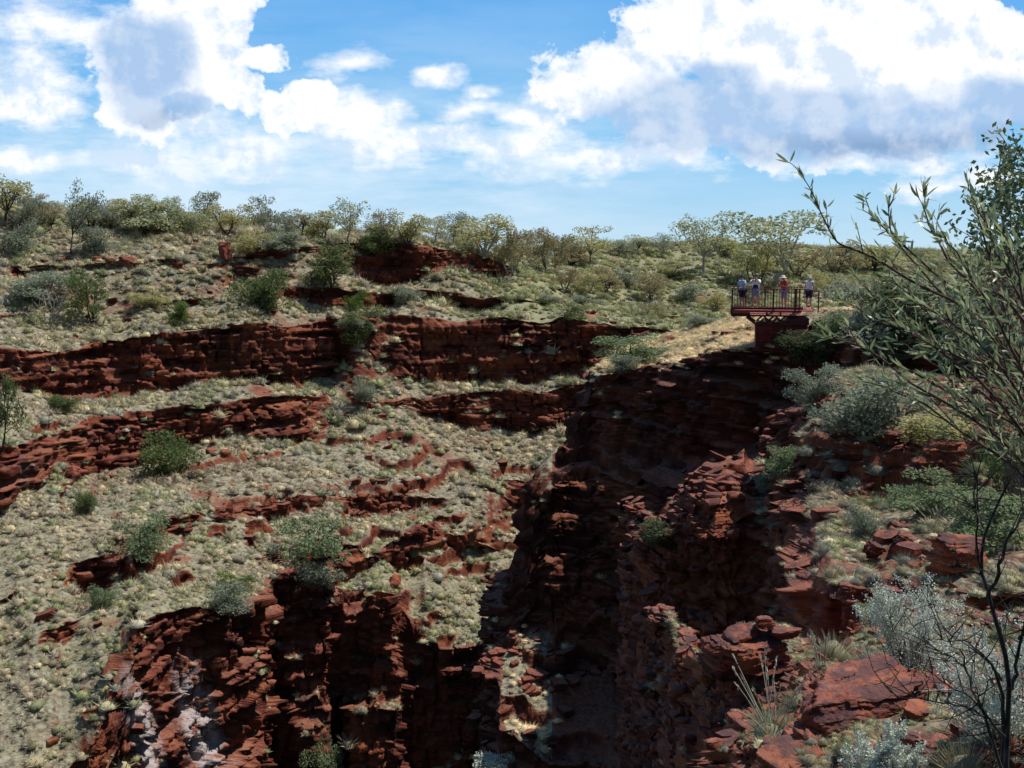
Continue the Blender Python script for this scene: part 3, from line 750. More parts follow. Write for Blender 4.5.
rb = random.Random(12)
for i in range(44):
    px = 4 + i * 13.2 + rb.uniform(-4, 4)
    plant(('gum', 'bushy', 'bushy', 'shrub')[i % 4], px, float(np.interp(px, [0, 110, 200, 300, 440, 500, 560, 600], [216, 224, 229, 238, 247, 262, 262, 250])), rb.uniform(13, 24), rb.uniform(16, 28),
          (L_OLIVE, L_GUM, L_BROWN, L_GREY, L_OLIVE)[i % 5], B_GREY, 'one of the small drab trees closing the gaps in the plateau skyline band', 'tree', 'small filler trees of the skyline band', 'skyline_tree', far=True)
SL = 'scrub on the far valley slope'
slope_scrub = [
 ('bushy', 566, 288, 28, 34, L_BROWN, 'brown bush on the crest of the green slope under the isolated tree'),
 ('bushy', 585, 292, 30, 34, L_OLIVE, 'olive bush at the head of the side valley below the isolated tree'),
 ('bushy', 606, 290, 32, 36, L_BROWN, 'tawny bush in the side valley, left of its grey neighbour'),
 ('bushy', 628, 286, 26, 34, L_GREY, 'grey bush high in the side valley'),
 ('bushy', 652, 298, 36, 40, L_BROWN, 'rusty brown bush in the middle of the side valley'),
 ('bushy', 668, 276, 22, 30, L_OLIVE, 'olive bush high on the valley slope left of the white trunk'),
 ('bushy', 655, 318, 24, 30, L_BROWN, 'low tawny bush in the valley bottom above the green rounded shrub'),
 ('bushy', 690, 302, 26, 38, L_GREY, 'grey-green bush below the white-trunked gum'),
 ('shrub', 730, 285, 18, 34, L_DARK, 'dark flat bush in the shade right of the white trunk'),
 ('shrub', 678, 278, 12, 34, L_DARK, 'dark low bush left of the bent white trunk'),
 ('bushy', 716, 308, 24, 36, L_OLIVE, 'olive bush left of the platform corner on the far slope'),
 ('shrub', 700, 325, 16, 34, L_GREY, 'flat grey bush on the valley floor left of the platform'),
 ('bushy', 744, 300, 24, 30, L_GREY, 'grey scrub bush behind the two left visitors'),
 ('bushy', 826, 292, 28, 36, L_OLIVE, 'olive scrub bush behind the right end of the platform'),
 ('shrub', 350, 330, 14, 30, L_GREY, 'grey brush on the cliff top left of the two green shrubs'),
 ('shrub', 550, 300, 10, 36, L_GREY, 'grey creeping brush on the lower green slope'),
 ('shrub', 585, 302, 12, 34, L_GREY, 'grey brush halfway down the green slope edge'),
]
for kind, px, py, h, w, lf, lab in slope_scrub:
    plant(kind, px, py, h * .75, w * .8, lf, B_GREY, lab, 'bush', SL, 'scrub_bush', far=False)

GS = 'shrubs on the canyon ledges'
shrubs = [
 ('bushy', 92, 320, 52, 40, L_GREEN, B_DARK, 'rounded green mulga with dark stems on the upper left slope', 'mulga_tree'),
 ('shrub', 95, 252, 26, 30, L_GREY, B_DARK, 'round grey-green bush right of the leaning dark-trunked tree', 'bush'),
 ('shrub', 268, 310, 40, 42, L_GREEN, B_DARK, 'fresh green bush at the brink of the main cliff on the left', 'bush'),
 ('bushy', 330, 284, 40, 40, L_GREEN, B_DARK, 'drooping green bush beside the dark cave', 'bush'),
 ('shrub', 374, 252, 24, 30, L_GREEN, B_DARK, 'green bush on the plateau edge above the cave', 'bush'),
 ('shrub', 358, 310, 22, 24, L_BRIGHT, B_DARK, 'bright green bush at the mouth of the cave', 'bush'),
 ('shrub', 363, 343, 36, 38, L_GREEN, B_DARK, 'deep green bush hanging in the notch of the main cliff', 'bush'),
 ('shrub', 180, 322, 22, 18, L_BRIGHT, B_DARK, 'small lime green bush just above the main cliff', 'bush'),
 ('shrub', 170, 474, 44, 46, L_GREEN, B_DARK, 'round bright green bush under the second cliff', 'bush'),
 ('bushy', 143, 562, 52, 48, L_PALE, B_DARK, 'pale green tree with a dark crooked stem on the left slope', 'mulga_tree'),
 ('bushy', 320, 574, 60, 56, L_PALE, B_DARK, 'pale feathery tree beside the head of the dark cleft', 'mulga_tree'),
 ('shrub', 322, 588, 26, 30, L_GREY, B_GREY, 'grey-blue bush at the foot of the pale feathery tree', 'bush'),
 ('shrub', 327, 775, 50, 40, L_PALE, B_DARK, 'pale green bush deep in the canyon at the bottom edge', 'bush'),
 ('shrub', 233, 592, 20, 32, L_BRIGHT, B_DARK, 'small bright green bush on the brink of the great lower cliff', 'bush'),
 ('shrub', 232, 612, 30, 32, L_GREY, B_GREY, 'grey bush directly below the small bright one on the brink', 'bush'),
 ('bushy', 4, 446, 74, 36, L_GREEN, B_DARK, 'dark green bush cut by the left edge of the picture', 'bush'),
 ('shrub', 62, 410, 18, 22, L_GREEN, B_GREY, 'small green bush on the grassy knob at the left', 'bush'),
 ('shrub', 88, 512, 24, 18, L_GREEN, B_GREY, 'small green bush with a fallen stem on the left slope', 'bush'),
 ('shrub', 100, 606, 26, 28, L_PALE, B_GREY, 'pale bush beside the small red outcrop on the left slope', 'bush'),
 ('bushy', 568, 322, 20, 28, L_GREEN, B_DARK, 'small green tree on the grassy top of the main cliff', 'mulga_tree'),
 ('shrub', 634, 362, 30, 58, L_PALE, B_DARK, 'wide green bush at the tip of the promontory', 'bush'),
 ('shrub', 622, 372, 18, 26, L_GREY, B_GREY, 'whitish grey bush in front of the wide green one', 'bush'),
 ('shrub', 500, 772, 22, 34, L_SILVER, B_GREY, 'silvery bush at the bottom edge in the shaded canyon', 'bush'),
 ('shrub', 40, 300, 28, 50, L_GREY, B_GREY, 'wide grey thicket on the upper left slope', 'bush'),
 ('shrub', 20, 250, 30, 40, L_GREY, B_GREY, 'grey thicket below the tall olive edge tree', 'bush'),
 ('shrub', 250, 250, 18, 34, L_OLIVE, B_GREY, 'olive bush between the red mound and the skyline', 'bush'),
 ('shrub', 285, 250, 18, 34, L_GREY, B_GREY, 'grey bush at the left end of the upper cliff band', 'bush'),
 ('shrub', 405, 300, 16, 24, L_GREY, B_GREY, 'pale grey bush at the right side of the cave floor', 'bush'),
 ('shrub', 150, 305, 14, 26, L_OLIVE, B_GREY, 'low olive bush on the slope right of the rounded mulga', 'bush'),
 ('shrub', 365, 398, 22, 30, L_GREY, B_GREY, 'grey bush at the foot of the scree chute', 'bush'),
]
for kind, px, py, h, w, lf, bk, lab, nm in shrubs:
    plant(kind, px, py, h, w, lf, bk, lab, 'tree' if nm.endswith('tree') else 'bush', GS, nm)

# bare dead trees on the left slope
def dead_geo(seed, n=6):
    r = np.random.RandomState(seed); polys = []
    def rec(a, d, L, rad, lev):
        e = a + d * L; q = bez(a, e, r, .12, 5); polys.append((q, np.linspace(rad, rad * .45, 5)))
        if lev == 0: return
        for _ in range(r.randint(2, 4)):
            dd = d + r.normal(size=3) * .55; dd[2] = max(dd[2], .05); dd /= np.linalg.norm(dd)
            rec(q[r.randint(2, 5)], dd, L * r.uniform(.5, .8), rad * .5, lev - 1)
    for i in range(n):
        d = np.array([r.normal() * .4, r.normal() * .4, 1]); rec(np.array([0, 0, -.05]), d / np.linalg.norm(d), .45, .022, 3)
    return tubes(polys, 4)
for px, py, h, lab, sd_, mt in ((48, 322, 40, 'bleached bare shrub in the grey thicket on the upper left slope', 1, B_PALE), (22, 245, 44, 'dark leafless shrub under the tall olive edge tree', 2, B_DARK),
                          (196, 285, 26, 'thin bare sapling on the dry grass slope above the main cliff', 3, B_GREY), (338, 422, 30, 'bleached dead shrub at the foot of the scree chute', 4, B_PALE),
                          (322, 505, 30, 'dark dead stem behind the pale feathery tree', 5, B_DARK)):
    g = ground(px, py); V, F_ = dead_geo(sd_, 2 if sd_ in (3, 5) else 5)
    o = link('dead_shrub', mesh_np('dead_shrub', V * (h * g[1] / F) * 1.1, F_, mt, True), None, g); tag(o, lab, 'dead shrub', 'bare shrubs on the far slopes')

# termite mounds / red knobs
TERM, _nt, _b = newmat('termite_earth')
_g = nd(_nt, 'ShaderNodeNewGeometry')
_nt.links.new(ramp(_nt, noise(_nt, _g.outputs['Position'], 3, 5, .65), [(.35, (.13, .03, .016)), (.65, (.26, .075, .04))]), _b.inputs['Base Color']); _b.inputs['Roughness'].default_value = .95
for px, py, w, h, lab, sd_ in ((226, 259, 17, 17, 'upright red termite mound in the dry grass under the skyline', 5), (127, 264, 17, 9, 'low red termite mound left of the upright one', 6), (248, 272, 26, 8, 'flat red rock slab on the slope right of the red mounds', 7)):
    g = ground(px, py); k = g[1] / F
    rock_obj('termite_mound' if sd_ < 7 else 'rock_slab', g, (w * k / 2, w * k / 2.4, h * k / 2), (0, .05, sd_), sd_, lab, 14, TERM if sd_ < 7 else ROCK_FARL, lay=.3)['category'] = 'termite mound' if sd_ < 7 else 'rock'
# ------------------------------------------------------------------ lookout platform
def plain(name, col, rough=.7, var=.25, sc=6, metal=0):
    m, nt, b = newmat(name); g = nd(nt, 'ShaderNodeNewGeometry')
    lo = tuple(c * (1 - var) for c in col); hi = tuple(c * (1 + var) for c in col)
    nt.links.new(ramp(nt, noise(nt, g.outputs['Position'], sc, 4, .6), [(.35, lo), (.65, hi)]), b.inputs['Base Color'])
    b.inputs['Roughness'].default_value = rough; b.inputs['Metallic'].default_value = metal
    b.inputs['Specular IOR Level'].default_value = .3
    return m
M_RED = plain('red_oxide_steel', (.36, .085, .06)); M_DRED = plain('dark_red_steel', (.10, .028, .025)); M_DARK = plain('dark_rail_steel', (.14, .036, .03))
M_PIER = plain('red_masonry', (.16, .03, .025), .9, .4, 3)
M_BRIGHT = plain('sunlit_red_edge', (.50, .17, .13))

BOXF = [[0,1,3,2],[4,6,7,5],[0,4,5,1],[2,3,7,6],[0,2,6,4],[1,5,7,3]]
class MB:
    def __init__(s): s.v, s.f, s.n = [], [], 0
    def box(s, a, b):
        v = [(x, y, z) for x in (a[0], b[0]) for y in (a[1], b[1]) for z in (a[2], b[2])]
        s.v += v; s.f += [[i + s.n for i in f] for f in BOXF]; s.n += 8; return s
    def bar(s, a, b, w, h=None):
        a, b = Vector(a), Vector(b); d = (b - a).normalized(); h = h or w
        u = d.cross(Vector((0, 0, 1)));
        if u.length < .01: u = Vector((1, 0, 0))
        u.normalize(); k = d.cross(u)
        v = [tuple(p + u * x * w / 2 + k * y * h / 2) for p in (a, b) for x in (-1, 1) for y in (-1, 1)]
        s.v += v; s.f += [[i + s.n for i in f] for f in BOXF]; s.n += 8; return s
    def build(s, name, mat, parent=None, bev=.006):
        me = bpy.data.meshes.new(name); me.from_pydata(s.v, [], s.f)
        bm = bmesh.new(); bm.from_mesh(me); bmesh.ops.recalc_face_normals(bm, faces=bm.faces)
        if bev: bmesh.ops.bevel(bm, geom=bm.edges[:], offset=bev, segments=1, affect='EDGES')
        bm.to_mesh(me); bm.free(); me.materials.append(mat)
        return link(name, me, parent)

PX0, PX1 = float(at(731.5, 310, 50)[0]), float(at(800.5, 310, 50)[0])
PZ = float(at(760, 309.6, 50)[2]); PY0, PY1 = 50.0, 52.9
PXE = PX1 + .5
plat = empty('lookout_platform', (0, 0, 0), 'red steel lookout platform with railings jutting out over the canyon on a masonry pier', 'lookout platform')
dk = MB()
for i in range(19): dk.box((PX0, PY0 + .02 + i * .153, PZ - .05), (PXE, PY0 + .02 + i * .153 + .146, PZ))
dk.build('deck', M_RED, plat, .004)
fb = MB().box((PX0 - .02, PY0 - .045, PZ - .19), (PX1 - .2, PY0 + .0, PZ - .03)); fb.build('edge_beam', M_RED, plat)
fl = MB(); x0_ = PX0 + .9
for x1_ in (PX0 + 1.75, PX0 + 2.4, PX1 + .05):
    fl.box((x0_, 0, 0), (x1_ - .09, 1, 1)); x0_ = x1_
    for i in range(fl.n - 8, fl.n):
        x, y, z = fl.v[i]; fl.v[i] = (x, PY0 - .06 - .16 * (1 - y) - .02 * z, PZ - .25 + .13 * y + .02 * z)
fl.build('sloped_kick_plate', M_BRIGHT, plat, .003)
MB().box((PX0 - .02, PY0 + .05, PZ - .33), (PX1 + .1, PY0 + .17, PZ - .245)).build('main_beam', M_DRED, plat)
MB().box((PX0 - .02, PY1 - .2, PZ - .40), (PX1 + .1, PY1 - .08, PZ - .06)).build('rear_beam', M_DRED, plat)
MB().box((PX0 - .05, PY0 + .01, PZ - .22), (PX0 - .021, PY1, PZ + .12)).build('toe_board', M_DRED, plat)
MB().box((PX0, PY0 - .03, PZ + .02), (PX1, PY0 - .005, PZ + .13)).build('toe_board', M_DRED, plat)
RZ = PZ + 1.02
def xof(p): return float(at(p, 300, PY0)[0])
for px_, w in ((732.3, .07), (772, .085), (793.2, .10), (796.8, .06)):
    x = xof(px_); MB().box((x - w / 2, PY0 - .1, PZ - .22), (x + w / 2, PY0 - .1 + .07, RZ)).build('post', M_DARK, plat)
for px_ in (732.6, 752, 772, 792):
    x = float(at(px_, 300, PY1)[0]); MB().box((x - .03, PY1 - .06, PZ - .05), (x + .03, PY1, RZ)).build('post', M_DRED, plat)
tr = MB().bar((PX0 - .03, PY0 - .065, RZ + .02), (PX1 + .1, PY0 - .065, RZ + .02), .07, .05); tr.build('handrail', M_DARK, plat)
MB().bar((PX0 - .03, PY1 - .03, RZ + .02), (PXE, PY1 - .03, RZ + .02), .07, .05).build('handrail', M_DRED, plat)
MB().bar((PX0 - .01, PY0 - .1, RZ + .021), (PX0 - .01, PY1, RZ + .021), .06, .05).build('handrail', M_DARK, plat)
bl = MB()
n_ = 24
for i in range(1, n_):
    x = PX0 + (PX1 - PX0) * i / n_; bl.box((x - .008, PY0 - .075, PZ + .1), (x + .008, PY0 - .06, RZ))
bl.bar((PX0, PY0 - .066, PZ + .16), (PX1, PY0 - .066, PZ + .16), .03)
bl.build('front_balusters', M_DARK, plat, 0)
bl = MB()
for i in range(1, 24):
    x = PX0 + (PX1 - PX0) * i / 24; bl.box((x - .008, PY1 - .04, PZ), (x + .008, PY1 - .024, RZ))
for i in range(1, 20):
    y = PY0 + (PY1 - PY0) * i / 20; bl.box((PX0 - .016, y - .008, PZ), (PX0, y + .008, RZ))
bl.build('rear_balusters', M_DRED, plat, 0)
# pier under the deck and its struts
pxl, pxr = float(at(755, 330, PY0)[0]), float(at(806, 330, PY0)[0])
PB = float(at(760, 352, 50)[2])
pr = MB(); rp = random.Random(4); z = PB
while z < PZ - .82:
    h = rp.choice((.16, .2, .24)); o_ = rp.uniform(-.02, .02)
    x = pxl + o_
    while x < pxr - .05:
        w = rp.uniform(.3, .6); pr.box((x, PY0 + .12 + rp.uniform(-.02, .02), z), (min(x + w - .012, pxr), PY1 - .15, min(z + h - .01, PZ - .73))); x += w
    z += h
pr.box((pxl + .05, PY0 + .2, PB), (pxr - .05, PY1 - .2, PZ - .75))
pr.build('support_pier', M_PIER, plat, .012)
MB().bar((xof(746.5), PY0 + .1, PZ - .36), (pxl + .02, PY0 + .12, PZ - .74), .10).build('diagonal_strut', M_DARK, plat)
MB().bar((xof(746.5), PY1 - .2, PZ - .36), (pxl + .02, PY1 - .22, PZ - .74), .10).build('diagonal_strut', M_DARK, plat)
for yy_ in (PY0 + .1, PY1 - .2):
    tz = MB()
    xs = [xof(p) for p in (758, 764, 770, 776, 782, 788)]
    for i in range(5):
        za, zb = (PZ - .70, PZ - .42) if i % 2 == 0 else (PZ - .42, PZ - .70)
        tz.bar((xs[i], yy_, za), (xs[i + 1], yy_, zb), .09)
    tz.bar((xs[0], yy_ + .001, PZ - .715), (pxr, yy_ + .001, PZ - .715), .05)
    tz.build('truss', M_DARK, plat, 0)
MB().box((xof(788), PY0 + .06, PZ - .72), (pxr, PY1 - .1, PZ - .405)).build('bearer_block', M_DRED, plat)
# short path railing to the right of the deck
MB().bar((PX1 + .1, PY0 - .07, RZ + .02), (xof(816), PY0 - .07, RZ - .12), .06, .05).build('handrail', M_DARK, plat)
for px_ in (815,): MB().box((xof(px_) - .03, PY0 - .1, PZ - .1), (xof(px_) + .03, PY0 - .04, RZ - .12)).build('post', M_DARK, plat)

# the deck points straight away from the viewer: turn it about its front left corner
_a = -math.atan2(PX0, PY0); _R = Matrix.Rotation(_a, 3, 'Z'); _p = Vector((PX0, PY0, 0))
plat.rotation_euler = (0, 0, _a); plat.location = _p - _R @ _p

# ------------------------------------------------------------------ people
def cloth(name, c, r=.85): return plain(name, c, r, .12, 25)
SKIN = plain('skin', (.56, .33, .25), .6, .08, 30); HAIR = plain('dark_hair', (.03, .02, .015)); EYE = plain('eye_dark', (.02, .015, .012), .3)
C_LBLUE = cloth('light_blue_cotton', (.42, .57, .75)); C_WHITE = cloth('white_cotton', (.86, .86, .87)); C_NAVY = cloth('navy_cloth', (.025, .03, .075))
C_REDS = cloth('red_cotton', (.52, .05, .055)); C_JEAN = cloth('washed_denim', (.27, .35, .50)); C_CAP = cloth('dark_cap_cloth', (.03, .035, .07)); C_SHOE = cloth('pale_shoes', (.5, .48, .45)); C_STRAW = cloth('white_hat_cloth', (.72, .71, .68)); C_GREY = cloth('grey_hat_cloth', (.35, .36, .34)); C_BLK = cloth('black_casing', (.02, .02, .02), .4)

def skin_mesh(name, pts, edges, rad, root=0, sub=2):
    me = bpy.data.meshes.new(name + '_skeleton'); me.from_pydata([tuple(p) for p in pts], edges, [])
    o = bpy.data.objects.new(name + '_skeleton', me); C.objects.link(o)
    o.modifiers.new('skin', 'SKIN'); sm = o.modifiers.new('sub', 'SUBSURF'); sm.levels = sub
    sv = me.skin_vertices[0].data
    for i, r in enumerate(rad):
        sv[i].radius = r if hasattr(r, '__len__') else (r, r); sv[i].use_root = (i == root)
    bpy.context.view_layer.update()
    dg = bpy.context.evaluated_depsgraph_get()
    res = bpy.data.meshes.new_from_object(o.evaluated_get(dg)); res.name = name
    bpy.data.objects.remove(o); bpy.data.meshes.remove(me)
    return res

def ell(bm, c, r, seg=12):
    bmesh.ops.create_uvsphere(bm, u_segments=seg, v_segments=8, radius=1, matrix=Matrix.Translation(c) @ Matrix.Diagonal((*r, 1)))

def person(loc, rz, H, arms, shirt, shorts, hat, hatmat, label, lean=0.0, headdown=0.0, sleeves=True, vest=None):
    """faces local -y. arms: for each side (elbow, wrist) in body units (metres at H = 1.72)"""
    root = empty('person', loc, label, 'person', 'visitors at the lookout', rz=rz, sc=H / 1.72)
    hp = Vector((0, -lean * .9, 0))
    V3 = Vector
    P = dict(pel=V3((0, 0, .95)), waist=V3((0, 0, 1.08)) + hp * .3, chest=V3((0, 0, 1.28)) + hp * .7, neckb=V3((0, .01, 1.44)) + hp, neck=V3((0, -.005, 1.51)) + hp,
             head=V3((0, -.03 - headdown * .06, 1.59 - headdown * .015)) + hp, crown=V3((0, -.02 - headdown * .09, 1.675 - headdown * .03)) + hp)
    for s, n in ((-1, 'l'), (1, 'r')):
        P['hip' + n] = V3((.095 * s, 0, .90)); P['knee' + n] = V3((.11 * s, -.02, .50)); P['ank' + n] = V3((.115 * s, .02, .09)); P['toe' + n] = V3((.14 * s, -.15, .035))
        P['sh' + n] = V3((.185 * s, .01, 1.405)) + hp
        P['el' + n] = V3(arms[n][0]) + hp; P['wr' + n] = V3(arms[n][1]) + hp
        P['palm' + n] = P['wr' + n] + (P['wr' + n] - P['el' + n]).normalized() * .07
    R = dict(pel=(.15, .11), waist=(.135, .10), chest=(.165, .115), neckb=(.075, .07), neck=.053, head=(.078, .092), crown=(.062, .075))
    for n in 'lr':
        R.update({'hip' + n: .088, 'knee' + n: .056, 'ank' + n: .038, 'toe' + n: .034, 'sh' + n: .062, 'el' + n: .041, 'wr' + n: .027, 'palm' + n: (.038, .02)})
    names = list(P); ix = {k: i for i, k in enumerate(names)}
    E = [('pel', 'waist'), ('waist', 'chest'), ('chest', 'neckb'), ('neckb', 'neck'), ('neck', 'head'), ('head', 'crown')]
    for n in 'lr': E += [('pel', 'hip' + n), ('hip' + n, 'knee' + n), ('knee' + n, 'ank' + n), ('ank' + n, 'toe' + n), ('chest', 'sh' + n), ('sh' + n, 'el' + n), ('el' + n, 'wr' + n), ('wr' + n, 'palm' + n)]
    me = skin_mesh('body', [P[k] for k in names], [(ix[a], ix[b]) for a, b in E], [R[k] for k in names])
    bm = bmesh.new(); bm.from_mesh(me)
    hd = P['head']
    ell(bm, hd + V3((0, -.098, -.005)), (.014, .022, .02)); ell(bm, hd + V3((-.083, .01, 0)), (.012, .022, .032)); ell(bm, hd + V3((.083, .01, 0)), (.012, .022, .032)); ell(bm, hd + V3((0, -.083, -.048)), (.024, .014, .006))
    bm.to_mesh(me); bm.free()
    # fingers: four unequal bent chains and a thumb on each palm
    fv, fe, fr = [], [], []
    bmf = bmesh.new()
    for s, n in ((-1, 'l'), (1, 'r')):
        d = (P['palm' + n] - P['wr' + n]).normalized(); side = d.cross(V3((0, 0, 1)))
        side = side.normalized() if side.length > .1 else V3((1, 0, 0)); dn = side.cross(d).normalized()
        if dn.z > 0: dn = -dn
        for i, (o_, L) in enumerate(((-.027, .072), (-.009, .082), (.009, .077), (.027, .06))):
            a = P['palm' + n] + side * o_ + d * .01; b_ = a + d * L * .5 + dn * .008; c_ = b_ + d * L * .28 + dn * L * .35
            fv.append(([a, b_, c_], [.0095, .009, .007]))
        a = P['wr' + n] + d * .03 - side * .03 * s; fv.append(([a, a + d * .035 - side * .028 * s, a + d * .065 - side * .03 * s + dn * .012], [.012, .0105, .008]))
    fV, fF = tubes([([tuple(p) for p in q], r) for q, r in fv], 6)
    bm = bmesh.new(); bm.from_mesh(me); vs = [bm.verts.new(v) for v in fV]
    for f in fF: bm.faces.new([vs[i] for i in f])
    for f in bm.faces: f.smooth = True
    bm.to_mesh(me); bm.free(); me.materials.append(SKIN); link('body', me, root)
    def garment(nm, keys, edges, rr, mat, parent=root):
        ii = {k: i for i, (k, _) in enumerate(keys)}
        g = skin_mesh(nm, [p for _, p in keys], [(ii[a], ii[b]) for a, b in edges], rr); g.materials.append(mat)
        for p_ in g.polygons: p_.use_smooth = True
        return link(nm, g, parent)
    # shirt: torso and sleeves
    keys = [('w', P['pel'] + V3((0, 0, -.06))), ('m', P['waist']), ('c', P['chest']), ('n', P['neckb'] + V3((0, 0, -.015)))]
    ed = [('w', 'm'), ('m', 'c'), ('c', 'n')]; rr = [(.178, .135), (.165, .13), (.185, .138), (.092, .085)]
    for n in 'lr':
        keys += [('s' + n, P['sh' + n]), ('e' + n, P['sh' + n].lerp(P['el' + n], .72 if sleeves else .12))]; ed += [('c', 's' + n), ('s' + n, 'e' + n)]; rr += [.083, .07 if sleeves else .074]
    garment('shirt', keys, ed, rr, shirt)
    keys = [('p', P['pel'] + V3((0, 0, .02)))]; ed, rr = [], [(.172, .128)]
    for n in 'lr':
        keys += [('h' + n, P['hip' + n]), ('k' + n, P['hip' + n].lerp(P['knee' + n], .86))]; ed += [('p', 'h' + n), ('h' + n, 'k' + n)]; rr += [.108, .088]
    garment('shorts', keys, ed, rr, shorts)
    for n in 'lr':
        garment('shoe', [('a', P['ank' + n] + V3((0, .02, -.035))), ('b', P['ank' + n] + V3((0, -.06, -.045))), ('c', P['toe' + n] + V3((0, -.02, 0)))], [('a', 'b'), ('b', 'c')], [.05, .047, .042], C_SHOE)
    if vest: 
        garment('vest', [('w', P['pel'] + V3((0, -.02, -.0))), ('m', P['waist'] + V3((0, -.03, 0))), ('c', P['chest'] + V3((0, -.035, -.03)))], [('w', 'm'), ('m', 'c')], [(.18, .13), (.17, .13), (.15, .125)], vest)
    for sx_ in (-.03, .03):
        bm = bmesh.new(); ell(bm, hd + V3((sx_, -.088, .012)), (.011, .008, .008))
        e_ = bpy.data.meshes.new('eye'); bm.to_mesh(e_); bm.free(); e_.materials.append(EYE); link('eye', e_, root)
    bm = bmesh.new(); ell(bm, hd + V3((0, .02, .03)), (.086, .092, .09), 16)
    bmesh.ops.delete(bm, geom=[v for v in bm.verts if (v.co - hd).y < -.045 and (v.co - hd).z < .06], context='VERTS')
    h_ = bpy.data.meshes.new('hair'); bm.to_mesh(h_); bm.free(); h_.materials.append(HAIR); link('hair', h_, root)
    # hat: crown and brim turned on a lathe (a cap keeps only a peak in front)
    prof = {'cap': [(.0, .125), (.06, .115), (.09, .075), (.1, .03), (.101, .025)], 'brim': [(.0, .13), (.07, .125), (.092, .08), (.1, .04), (.19, .018), (.192, .012)], 'bucket': [(.0, .12), (.075, .115), (.095, .06), (.105, .04), (.145, .0), (.147, -.006)]}[hat]
    bm = bmesh.new(); rings = []
    for r_, z_ in prof: rings.append([bm.verts.new(hd + V3((math.cos(a) * max(r_, .004), math.sin(a) * max(r_, .004) * 1.08 + .005, z_ + .018))) for a in [i * 2 * math.pi / 20 for i in range(20)]])
    for a, b_ in zip(rings, rings[1:]):
        for i in range(20): bm.faces.new((a[i], a[(i + 1) % 20], b_[(i + 1) % 20], b_[i]))
    if hat == 'cap':
        vs = [bm.verts.new(hd + V3((math.cos(a) * .085, math.sin(a) * .1 - (.09 if abs(math.cos(a)) < .8 else .02), .04))) for a in [math.pi + i * math.pi / 8 for i in range(9)]]
        bm.faces.new(vs)
    for f in bm.faces: f.smooth = True
    me = bpy.data.meshes.new('hat'); bm.to_mesh(me); bm.free(); me.materials.append(hatmat); link('hat', me, root)
    return root

def spot(px, Y): return (float(at(px, 310, Y)[0]), Y, PZ)
rest = {'l': ((-.27, -.06, 1.16), (-.16, -.27, 1.06)), 'r': ((.27, -.06, 1.16), (.16, -.27, 1.06))}
up = {'l': ((-.24, -.24, 1.27), (-.07, -.2, 1.52)), 'r': ((.24, -.24, 1.27), (.07, -.2, 1.52))}
chest = {'l': ((-.25, -.06, 1.14), (-.07, -.28, 1.23)), 'r': ((.25, -.06, 1.14), (.07, -.28, 1.25))}
hang = {'l': ((-.25, .02, 1.13), (-.24, -.08, .88)), 'r': ((.25, .02, 1.13), (.27, -.06, .88))}
person(spot(742, 50.45), math.radians(-62), 1.70, rest, C_LBLUE, C_NAVY, 'cap', C_CAP, 'person in light blue shirt and dark cap leaning at the left railing corner', .05)
person(spot(755, 50.9), math.radians(-24), 1.72, up, C_WHITE, C_JEAN, 'cap', C_CAP, 'person in white and navy raising both hands to the face on the platform', 0, 0, True, C_NAVY)
person(spot(783.5, 50.4), math.radians(-66), 1.68, chest, C_REDS, C_JEAN, 'brim', C_STRAW, 'person in red shirt and white broad-brimmed hat looking down at their hands', .03, .8)
person(spot(808.5, 50.3), math.radians(-48), 1.66, hang, C_WHITE, C_NAVY, 'bucket', C_GREY, 'person in a white top and navy shorts standing right of the platform', 0, 0, False)
# ------------------------------------------------------------------ right-hand rim: shrubs, tussocks, boulders
RS = 'shrubs along the near rim'
rim = [
 ('shrub', 872, 352, 70, 66, 43, L_GREY, 'large grey-green thicket right of the platform path', 'bush'),
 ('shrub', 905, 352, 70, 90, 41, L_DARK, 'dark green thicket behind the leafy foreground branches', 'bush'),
 ('shrub', 836, 338, 30, 34, 46, L_PALE, 'light green bush half covering the last visitor', 'bush'),
 ('shrub', 965, 360, 80, 110, 38, L_GREY, 'grey-green thicket far right behind the tangle of branches', 'bush'),
 ('shrub', 866, 432, 62, 100, 30, L_GREY, 'broad grey spiky shrub on the rock shelf below the platform', 'bush'),
 ('shrub', 816, 402, 40, 44, 33.5, L_GREY, 'small grey shrub at the brink left of the broad spiky one', 'bush'),
 ('shrub', 783, 478, 34, 28, 33, L_PALE, 'yellow-green shrub in the shaded gully by the lit rock ledge', 'bush'),
 ('shrub', 768, 492, 26, 22, 33, L_GREY, 'grey shrub just left of the yellow-green one in the gully', 'bush'),
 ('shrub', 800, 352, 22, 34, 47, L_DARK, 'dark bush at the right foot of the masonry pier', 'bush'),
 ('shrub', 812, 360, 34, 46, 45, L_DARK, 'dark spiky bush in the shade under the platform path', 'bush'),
 ('shrub', 925, 512, 42, 62, 22.5, L_PALE, 'yellow-green leafy shrub on the red rubble slope', 'bush'),
 ('shrub', 985, 545, 56, 70, 19, L_PALE, 'fresh green shrub behind the bare dark stems', 'bush'),
 ('shrub', 1012, 500, 70, 60, 20, L_GREEN, 'green bush at the right edge below the leafy branches', 'bush'),
 ('shrub', 945, 442, 30, 62, 26, L_OLIVE, 'domed olive bush on top of the shaded rock block', 'bush'),
 ('shrub', 862, 534, 34, 34, 22, L_GREY, 'small grey shrub on the rubble slope left of the yellow-green one', 'bush'),
 ('shrub', 870, 622, 22, 26, 15.6, L_PALE, 'small light green bush left of the large silver shrub', 'bush'),
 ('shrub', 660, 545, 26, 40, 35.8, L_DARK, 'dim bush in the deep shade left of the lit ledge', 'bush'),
]
for kind, px, py, h, w, Y, lf, lab, nm in rim:
    g = ground(px, py)
    plant(kind, px, py, h, w, lf, B_GREY, lab, 'bush', RS, nm)

